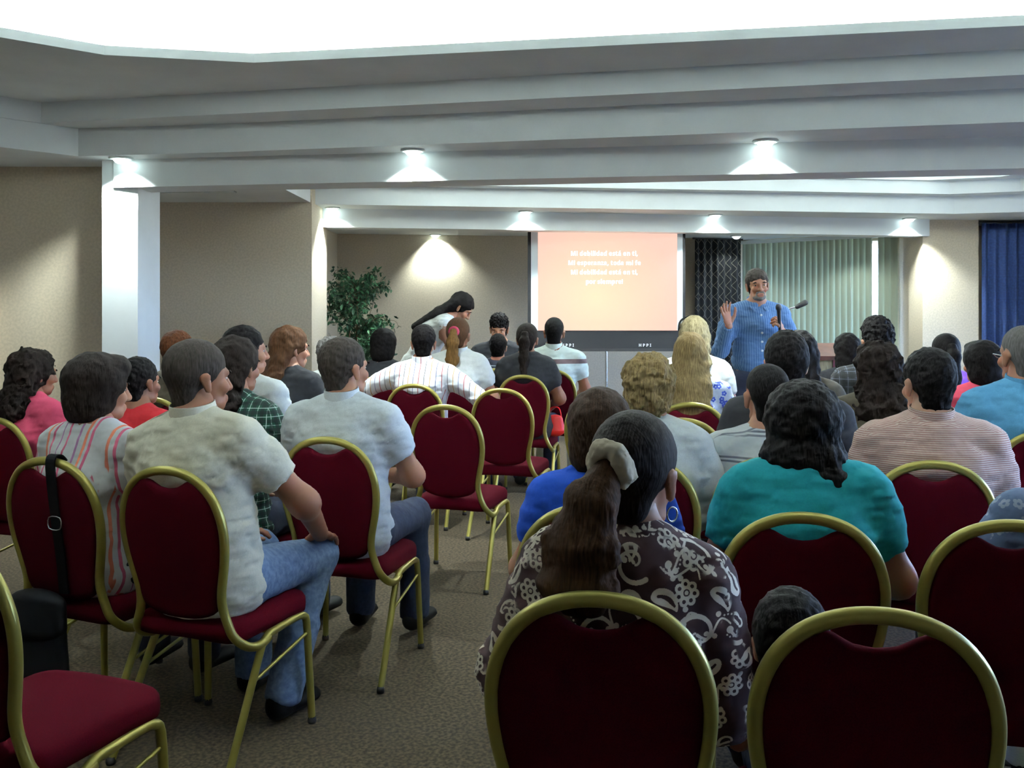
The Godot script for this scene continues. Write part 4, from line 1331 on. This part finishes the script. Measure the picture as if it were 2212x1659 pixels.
	chair(2.42, 6.85, 4, "maroon chair with a pale gold hoop near the lectern", gr)
func circle(r: float, n: int, c: Vector3, axis: Vector3) -> Array:
	var out := []
	var x := axis.cross(Vector3.UP if absf(axis.y) < 0.9 else Vector3.RIGHT).normalized()
	var y := axis.cross(x)
	for i in n: out.append(c + (x * cos(TAU * i / n) + y * sin(TAU * i / n)) * r)
	return out
func scrunchie(p: Node3D) -> void:
	var ring_ := circle(0.034, 14, Vector3(-0.006, 0.068, 0.118), Vector3(-0.25, -0.45, 1.0).normalized())
	var beads := []
	for i in ring_.size(): beads.append(cap(ring_[i], ring_[(i + 1) % ring_.size()], 0.0175 + 0.003 * sin(i * 2.4), 0.0175 + 0.003 * sin((i + 1) * 2.4)))
	var gather := FastNoiseLite.new()
	gather.seed = 3
	gather.frequency = 32.0
	var hair: Node3D = p.get_node("hair")
	var o := put(net(beads, 0.005, 0.008, gather, 0.009), "scrunchie", M.beige, hair)
	tag(o, "beige fabric scrunchie")
func sunglasses(p: Node3D) -> void:
	var hair: Node3D = p.get_node("hair")
	var st := smooth_path([Vector3(-0.094, 0.09, -0.0), Vector3(-0.088, 0.135, -0.03), Vector3(-0.06, 0.165, -0.045), Vector3(0.0, 0.182, -0.05), Vector3(0.06, 0.165, -0.045), Vector3(0.088, 0.135, -0.03), Vector3(0.094, 0.09, 0.0)], 3)
	tag(put(tube(st, [0.007], 6), "sunglasses", M.shoe, hair), "dark sunglasses on the head")
# ---------------------------------------------------------------- the front of the room
func standing_people() -> void:
	var n := person({"at": [1.845, 7.0], "yaw": 176.0, "cell": 0.013, "shirt": M.blue_stripe, "collar": true, "sleeve": 1.92, "hem": -0.62, "skin": M.skin, "hair": "short", "hair_mat": M.hair_pepper, "head": [6, 2, 4], "group": "standing people", "hands": ["grip", "open"],
		"joints": {"pelvis": Vector3(0, 0.95, 0.0), "waist": Vector3(0, 1.11, 0.0), "chest": Vector3(0, 1.33, 0.0), "top": Vector3(0, 1.43, 0.0), "neck": Vector3(0, 1.475, -0.005), "head": Vector3(0, 1.578, -0.035),
			"shl": Vector3(-0.19, 1.405, 0.0), "shr": Vector3(0.19, 1.405, 0.0), "ell": Vector3(-0.27, 1.14, -0.08), "wrl": Vector3(-0.11, 1.29, -0.25), "elr": Vector3(0.30, 1.13, -0.08), "wrr": Vector3(0.285, 1.335, -0.24),
			"hipl": Vector3(-0.09, 0.92, 0.01), "hipr": Vector3(0.09, 0.92, 0.01), "knl": Vector3(-0.1, 0.5, -0.01), "knr": Vector3(0.1, 0.5, -0.01), "anl": Vector3(-0.12, 0.1, 0.02), "anr": Vector3(0.12, 0.1, 0.02)},
		"hand_l": [Vector3(0.35, 0.55, -0.4), Vector3(-0.75, 0.1, -0.55)], "hand_r": [Vector3(0.25, 1.0, 0.05), Vector3(0.35, -0.15, 0.9)],
		"label": "speaker in a blue striped shirt holding a microphone and gesturing"})
	var sh: Node3D = n.get_node("shirt")
	for i in 6:
		put(cache_button(), "button", M.white, sh, Transform3D(Basis(Vector3.RIGHT, PI / 2), Vector3(0.0, 1.40 - i * 0.066, -0.139 if i > 1 else -0.118 - i * 0.012)))
	for q in [-1, 1]:
		var fl := st_new()
		var c0 := Vector3(q * 0.012, 1.468, -0.07)
		var c1 := Vector3(q * 0.062, 1.502, -0.035)
		var c2 := Vector3(q * 0.075, 1.462, -0.075)
		var c3 := Vector3(q * 0.05, 1.425, -0.122)
		for e in [Vector3.ZERO, Vector3(0, 0.002, -0.005)]: quad(fl, c0 + e, c1 + e, c2 + e, c3 + e)
		put(done(fl), "collar_flap", M.blue_stripe, sh)
	put(lathe([Vector2(0.168, -0.02), Vector2(0.172, 0.0), Vector2(0.168, 0.02), Vector2(0.16, 0.0)], 26), "belt", M.shoe, n, Transform3D(Basis.from_scale(Vector3(1.0, 1.0, 0.76)), Vector3(0, 1.045, 0)))
	put(box_mesh(Vector3(-0.022, -0.018, -0.006), Vector3(0.022, 0.018, 0.004)), "buckle", M.chrome, n, Transform3D(Basis(), Vector3(0, 1.045, -0.133)))
	var jaw := net([egg(Vector3(0, -0.04, -0.048), 0.05, 0.03, 0.046), egg(Vector3(0, -0.05, -0.078), 0.025, 0.019, 0.018), cap(Vector3(-0.022, -0.006, -0.093), Vector3(0.022, -0.006, -0.093), 0.006, 0.006), cap(Vector3(-0.026, -0.01, -0.088), Vector3(-0.024, -0.045, -0.08), 0.006, 0.01), cap(Vector3(0.026, -0.01, -0.088), Vector3(0.024, -0.045, -0.08), 0.006, 0.01), egg(Vector3(0, -0.022, -0.1), 0.017, 0.009, 0.02, 1), egg(Vector3(0, 0.03, -0.03), 0.09, 0.055, 0.06, 1)], 0.004, 0.01)
	put(jaw, "beard", M.hair_white, n, (n.get_node("hair") as Node3D).transform)
	# hand held microphone
	var m := base("microphone", w(1.935, 1.35, 6.70))
	m.rotation = Vector3(0.25, 0.0, 0.12)
	m.scale = Vector3.ONE * 0.8
	put(lathe([Vector2(0.001, -0.09), Vector2(0.013, -0.09), Vector2(0.0145, 0.0), Vector2(0.018, 0.1), Vector2(0.02, 0.115)], 14), "handle", M.dark, m)
	put(lathe([Vector2(0.02, 0.113), Vector2(0.027, 0.128), Vector2(0.027, 0.148), Vector2(0.018, 0.166), Vector2(0.001, 0.172)], 14), "grille", M.grille, m)
	tag(m, "black hand held microphone in the speaker's fist", "microphone")
	person({"sex": "f", "at": [-0.83, 8.2], "yaw": 84.0, "cell": 0.014, "shirt": M.off_white, "sleeve": 0.0, "skin": M.skin, "hair": "longer", "hair_mat": M.hair_black, "head": [10, 42, 0], "group": "standing people", "trousers": M.jeans, "top": "sleeveless_top",
		"joints": {"pelvis": Vector3(0, 0.93, 0.03), "waist": Vector3(0, 1.07, -0.05), "chest": Vector3(0, 1.255, -0.17), "top": Vector3(0, 1.325, -0.22), "neck": Vector3(0, 1.365, -0.27), "head": Vector3(0, 1.43, -0.35),
			"shl": Vector3(-0.155, 1.31, -0.21), "shr": Vector3(0.155, 1.31, -0.21), "ell": Vector3(-0.17, 1.05, -0.3), "wrl": Vector3(-0.1, 0.86, -0.44), "elr": Vector3(0.17, 1.05, -0.3), "wrr": Vector3(0.1, 0.86, -0.44),
			"hipl": Vector3(-0.09, 0.92, 0.02), "hipr": Vector3(0.09, 0.92, 0.02), "knl": Vector3(-0.09, 0.5, 0.0), "knr": Vector3(0.09, 0.5, 0.0), "anl": Vector3(-0.09, 0.1, 0.02), "anr": Vector3(0.09, 0.1, 0.02)},
		"label": "person in a white sleeveless top bending forward, long black hair falling"})
	sit(-0.12, 9.0, 180, "maroon chair at the front turned to face the audience", "chairs at the front", {"cell": 0.016, "scale": 1.07, "shirt": M.black, "skin": M.skin, "hair": "spiky", "hair_mat": M.hair_black, "head": [6, 18, 0], "group": "people at the front", "label": "person in black seated at the front facing the audience"})
func cache_button() -> ArrayMesh:
	if not cache.has("button"): cache.button = lathe([Vector2(0.001, 0.0), Vector2(0.009, 0.0), Vector2(0.009, 0.004), Vector2(0.001, 0.005)], 10)
	return cache.button
func screen() -> void:
	var d := 9.88
	var x0 := (1140.0 - MID) / F * d
	var x1 := (1481.0 - MID) / F * d
	var o := base("projection_screen", w((x0 + x1) / 2, 0, d))
	tag(o, "tripod projection screen showing white text on peach", "screen")
	var hw := (x1 - x0) / 2
	put(box_mesh(Vector3(-hw, 1.01, -0.02), Vector3(hw, 2.36, -0.012)), "black_border", M.black_cloth, o)
	put(box_mesh(Vector3(-hw, 1.0, -0.03), Vector3(hw, 1.03, 0.0)), "bottom_bar", M.dark, o)
	put(box_mesh(Vector3(-hw + 0.035, 1.222, -0.012), Vector3(hw - 0.03, 2.36, -0.008)), "screen_fabric", M.screen_white, o)
	var a := (1162.0 - MID) / F * d - (x0 + x1) / 2
	var b := (1463.0 - MID) / F * d - (x0 + x1) / 2
	var pm := PlaneMesh.new()
	pm.orientation = PlaneMesh.FACE_Z
	pm.size = Vector2(b - a, 1.12)
	var pic := put(pm, "projected_picture", M.slide, o, Transform3D(Basis(), Vector3((a + b) / 2, 1.222 + 0.56, -0.004)))
	var font := SystemFont.new()
	font.font_names = PackedStringArray(["Droid Sans"])
	font.font_weight = 700
	var lines := ["Mi debilidad está en ti,", "Mi esperanza, toda mi fe", "Mi debilidad está en ti,", "por siempre!"]
	for i in 4:
		var tm := TextMesh.new()
		tm.text = lines[i]
		tm.font = font
		tm.font_size = 32
		tm.pixel_size = 0.00205
		tm.depth = 0.002
		put(tm, "text_line", M.letters, pic, Transform3D(Basis(), Vector3(-0.035, 0.262 - i * 0.1, 0.003)))
	for q in [-0.415, 0.41]:
		var tm := TextMesh.new()
		tm.text = "H P P I"
		tm.font = font
		tm.font_size = 32
		tm.pixel_size = 0.0014
		tm.depth = 0.002
		put(tm, "lettering", M.print_white, o, Transform3D(Basis(), Vector3(q, 1.065, -0.009)))
	put(tube(PackedVector3Array([Vector3(0.0, 0.12, -0.03), Vector3(0.0, 2.36, -0.03)]), [0.014], 10), "pole", M.chrome, o)
	for k in 3:
		var g := TAU * k / 3 + 0.5
		put(tube(PackedVector3Array([Vector3(0, 0.42, -0.03), Vector3(cos(g) * 0.42, 0.012, -0.03 + sin(g) * 0.42)]), [0.009], 8), "leg", M.dark, o)
	var li := AreaLight3D.new()
	li.name = "screen_light"
	li.area_size = Vector2(b - a, 1.1)
	li.light_energy = 0.25
	li.light_color = Color(1.0, 0.82, 0.72)
	li.shadow_enabled = true
	li.area_range = 14.0
	o.add_child(li)
	li.position = Vector3((a + b) / 2, 1.78, 0.01)
	li.rotation.y = PI
func slide_texture() -> ImageTexture:
	var im := Image.create(64, 48, false, Image.FORMAT_RGB8)
	for y in 48:
		for x in 64:
			var t := clampf(Vector2((x - 26) / 40.0, (y - 32) / 34.0).length(), 0.0, 1.0)
			im.set_pixel(x, y, srgb(255, 229, 190).lerp(srgb(255, 200, 182), t))
	return tex(im)
func lectern() -> void:
	var o := base("lectern", w(2.50, 0, 7.75))
	tag(o, "wooden lectern with a red band and gooseneck microphone", "lectern")
	put(box_mesh(Vector3(-0.3, 0.0, -0.22), Vector3(0.3, 0.08, 0.22)), "plinth", M.wood, o)
	put(box_mesh(Vector3(-0.24, 0.08, -0.16), Vector3(0.24, 1.03, 0.16)), "body", M.wood_pale, o)
	put(box_mesh(Vector3(0.13, 0.08, 0.16), Vector3(0.2, 1.03, 0.168)), "red_band", M.red_wood, o)
	put(box_mesh(Vector3(-0.2, 0.08, 0.16), Vector3(-0.13, 1.03, 0.168)), "red_band", M.red_wood, o)
	var st := st_new()
	bx(st, Vector3(-0.3, -0.015, -0.23), Vector3(0.3, 0.02, 0.23), Transform3D(Basis(Vector3.RIGHT, 0.2), Vector3(0, 1.09, 0)))
	put(done(st), "reading_top", M.wood, o)
	for s in [-1, 1]:
		put(box_mesh(Vector3(s * 0.27 - 0.012, 1.0, -0.2), Vector3(s * 0.27 + 0.012, 1.1, 0.2)), "side_rail", M.wood, o)
	var neck := smooth_path([Vector3(-0.2, 1.1, 0.0), Vector3(-0.24, 1.3, 0.01), Vector3(-0.26, 1.4, 0.02), Vector3(-0.2, 1.445, 0.03), Vector3(-0.12, 1.468, 0.04)], 4)
	var g := put(tube(neck, [0.006], 8), "gooseneck", M.chrome, o)
	put(net([cap(Vector3(-0.125, 1.466, 0.04), Vector3(-0.06, 1.5, 0.045), 0.02, 0.024)], 0.006, 0.005), "microphone_head", M.dark, g)
func ficus() -> void:
	var o := base("potted_ficus", w(-1.75, 0, 10.2))
	tag(o, "bushy green potted ficus in the alcove corner", "plant")
	put(lathe([Vector2(0.001, 0.0), Vector2(0.14, 0.0), Vector2(0.18, 0.3), Vector2(0.195, 0.32), Vector2(0.18, 0.32), Vector2(0.165, 0.28), Vector2(0.001, 0.28)], 24), "pot", M.pot, o)
	var g := RandomNumberGenerator.new()
	g.seed = 19
	var tips := []
	for i in 3:
		var a := TAU * i / 3 + 0.4
		var top := Vector3(cos(a) * 0.08 + 0.05, 1.35 + 0.15 * i, sin(a) * 0.08)
		put(tube(smooth_path([Vector3(cos(a) * 0.03, 0.28, sin(a) * 0.03), Vector3(cos(a + 0.5) * 0.05, 0.8, sin(a + 0.5) * 0.05), top], 4), [0.014, 0.007], 7), "trunk", M.bark, o)
	var sprays := []
	for i in 74:
		var y := g.randf_range(0.75, 1.84)
		var a := g.randf() * TAU
		var reach := (0.24 + 0.22 * sin(clampf((y - 0.6) / 1.3, 0, 1) * PI)) * g.randf_range(0.5, 1.1)
		var s := Vector3(0.04, y - 0.12, 0)
		var e := Vector3(cos(a) * reach, y + g.randf_range(-0.04, 0.1), sin(a) * reach * 0.85)
		if e.x < -0.33: e.x = -0.33 + g.randf() * 0.1
		if i < 6: e = Vector3(0.16 + 0.05 * i, 1.8 + g.randf_range(0.0, 0.2), g.randf_range(-0.1, 0.1)) if i < 4 else e
		sprays.append([s, e])
	var tw := []
	for s in sprays:
		tw.append([tube(smooth_path([s[0], s[0].lerp(s[1], 0.5) + Vector3(0, 0.05, 0), s[1], s[1] + Vector3((s[1].x) * 0.12, -0.08, s[1].z * 0.12)], 3), [0.004, 0.0018], 5)])
	put(join(tw), "twigs", M.bark, o).set_meta("kind", "stuff")
	for tone in 3:
		var st := SurfaceTool.new()
		st.begin(Mesh.PRIMITIVE_TRIANGLES)
		st.set_smooth_group(-1)
		for s in sprays:
			for k in 15:
				var t := g.randf_range(0.3, 1.15)
				var p: Vector3 = s[0].lerp(s[1], minf(t, 1.0)) + Vector3(g.randf_range(-0.05, 0.05), g.randf_range(-0.07, 0.06), g.randf_range(-0.05, 0.05))
				var dir := Vector3(g.randf_range(-1, 1), g.randf_range(-1.2, 0.2), g.randf_range(-1, 1)).normalized()
				var sd := dir.cross(Vector3.UP).normalized()
				sd = sd.rotated(dir, g.randf_range(-0.8, 0.8))
				var up := sd.cross(dir)
				var l := g.randf_range(0.045, 0.075)
				var wd := l * 0.24
				var tip := p + dir * l
				var m1 := p + dir * l * 0.35
				var m2 := p + dir * l * 0.7 - up * 0.003
				for q in [-1, 1]:
					var e1: Vector3 = m1 + sd * wd * q + up * 0.004
					var e2: Vector3 = m2 + sd * wd * 0.75 * q + up * 0.003
					for v in [p, e1, m1, m1, e1, e2, m1, e2, m2, m2, e2, tip]: st.add_vertex(v)
		st.generate_normals()
		var f := put(st.commit(), "foliage", M["leaf%d" % tone], o)
		f.set_meta("kind", "stuff")
func shoulder_bag() -> void:
	var r := deg_to_rad(20.0)
	var o := base("shoulder_bag", w(-1.51, 0, 3.05), -r)   # axes of the chair it hangs on, at its hoop
	tag(o, "black shoulder bag hanging by its strap from a chair hoop", "bag")
	var zb := func(y: float) -> float: return zback(y) - 0.245
	var pts := []
	for p in [[0.94, -0.03], [0.958, -0.012], [0.962, 0.006], [0.95, 0.02], [0.9, 0.026], [0.75, 0.03], [0.62, 0.03], [0.5, 0.035]]: pts.append(Vector3(0.035, p[0], zb.call(minf(p[0], 0.94)) + p[1]))
	var path := smooth_path(pts, 3)
	var st := st_new()
	for i in path.size() - 1:
		var a := path[i]
		var b := path[i + 1]
		var n := (b - a).cross(Vector3.RIGHT).normalized() * 0.0025
		var x := Vector3(0.019, 0, 0)
		quad(st, a - x + n, a + x + n, b + x + n, b - x + n)
		quad(st, a - x - n, b - x - n, b + x - n, a + x - n)
		quad(st, a - x - n, a - x + n, b - x + n, b - x - n)
		quad(st, a + x + n, a + x - n, b + x - n, b + x + n)
	put(done(st), "strap", M.leather, o)
	put(tube(smooth_path([Vector3(0.012, 0.758, 0), Vector3(0.058, 0.758, 0), Vector3(0.058, 0.722, 0), Vector3(0.012, 0.722, 0)], 3, true), [0.0025], 6, true), "buckle", M.chrome, o, Transform3D(Basis(), Vector3(0, 0, zb.call(0.74) + 0.036)))
	put(net([oval(Vector3(-0.03, 0.24, 0.055), Vector3(-0.03, 0.47, 0.035), 0.15, 0.05, 0.11, 0.035)], 0.012, 0.02), "body", M.leather, o)
	put(net([oval(Vector3(-0.03, 0.40, 0.045), Vector3(-0.03, 0.48, 0.036), 0.125, 0.052, 0.115, 0.042)], 0.012, 0.02), "flap", M.leather, o)
func small_things() -> void:
	var r := base("handbag", w(0.33, 0.475, 7.12))
	put(net([oval(Vector3(0, 0.04, 0), Vector3(0, 0.13, 0), 0.08, 0.05, 0.06, 0.03)], 0.01, 0.02), "body", M.red_bag, r)
	put(tube(smooth_path([Vector3(-0.05, 0.14, 0), Vector3(-0.03, 0.21, 0), Vector3(0.03, 0.21, 0), Vector3(0.05, 0.14, 0)], 4), [0.005], 6), "handle", M.red_bag, r)
	tag(r, "bright red handbag on the chair beside the woman in black", "bag")
	# linear air outlet in the ceiling behind the near beam
	var v := base("air_vent", w(-2.75, H2, 7.75))
	tag(v, "white slotted air vent in the ceiling left of the far coffer", "vent")
	put(box_mesh(Vector3(-0.42, -0.012, -0.09), Vector3(0.42, -0.004, -0.07)), "frame", M.white, v)
	put(box_mesh(Vector3(-0.42, -0.012, 0.07), Vector3(0.42, -0.004, 0.09)), "frame", M.white, v)
	put(box_mesh(Vector3(-0.42, -0.003, -0.08), Vector3(0.42, -0.001, 0.08)), "slot", M.dark, v)
	for k in 3: put(box_mesh(Vector3(-0.42, -0.014, -0.05 + k * 0.042), Vector3(0.42, -0.003, -0.035 + k * 0.042)), "slat", M.white, v)
func more_materials() -> void:
	M.wall2 = M.wall
	M.beige = mat(srgb(196, 182, 158), 0.9)
	M.glass = mat(Color(0.9, 0.95, 1.0, 0.08), 0.05)
	M.glass.transparency = BaseMaterial3D.TRANSPARENCY_ALPHA
	M.blind = mat(srgb(164, 172, 152), 0.8)
	M.blind.backlight_enabled = true
	M.blind.backlight = Color(0.1, 0.11, 0.09)
	M.chrome = mat(srgb(190, 192, 196), 0.25, 0.9)
	M.grille = mat(srgb(70, 70, 76), 0.4, 0.6)
	M.screen_white = mat(srgb(206, 212, 216), 0.8)
	M.slide = mat(Color.BLACK, 0.9)
	M.slide.emission_enabled = true
	M.slide.emission = Color.WHITE
	M.slide.emission_operator = BaseMaterial3D.EMISSION_OP_MULTIPLY
	M.slide.emission_texture = slide_texture()
	M.slide.emission_energy_multiplier = SLIDE_E
	M.letters = glow(Color.WHITE, 1.6)
	M.print_white = mat(srgb(225, 225, 230), 0.6)
	var grain := noise_tex(61, 0.03, 4, 256, [Color(0.7, 0.66, 0.6), Color(1, 1, 1)])
	M.wood = tri_mat(srgb(96, 56, 40), grain, Vector3(1.0, 8.0, 1.0), 0.5)
	M.wood_pale = tri_mat(srgb(176, 158, 112), grain, Vector3(8.0, 1.0, 8.0), 0.55)
	M.red_wood = mat(srgb(112, 22, 34), 0.5)
	M.pot = mat(srgb(92, 64, 48), 0.7)
	M.bark = mat(srgb(96, 80, 60), 0.85)
	M.leaf0 = mat(srgb(44, 84, 52), 0.45)
	M.leaf1 = mat(srgb(30, 66, 44), 0.45)
	M.leaf2 = mat(srgb(66, 110, 74), 0.45)
	M.leather = mat(srgb(14, 14, 17), 0.65)
	M.leather.metallic_specular = 0.2
	M.hair_white = hair_mat(srgb(176, 172, 168))
	M.red_bag = mat(srgb(226, 34, 28), 0.45)
	M.drape = mat(Color.WHITE, 0.9)
	M.drape.albedo_texture = lattice()
	M.drape.uv1_scale = Vector3(3.4, 3.4, 1)
	M.navy_drape = tri_mat(srgb(30, 58, 108), noise_tex(71, 0.03, 4, 256, [Color(0.55, 0.6, 0.7), Color(1, 1, 1)]), Vector3.ONE * 4.0, 0.85)
func _ready() -> void:
	light_and_camera()
	make_materials()
	people_materials()
	more_materials()
	room()
	make_chair_meshes()
	screen()
	curtain(Vector2(2.36, 11.95), Vector2(3.0, 12.15), 0.06, 2.36, 7, 0.035, M.drape, "black curtain with a pale diamond lattice behind the speaker")
	curtain(Vector2(5.2, 10.25), Vector2(5.96, 10.2), 0.06, 2.4, 7, 0.04, M.navy_drape, "navy blue curtain at the right edge")
	lectern()
	ficus()
	standing_people()
	audience()
	shoulder_bag()
	small_things()
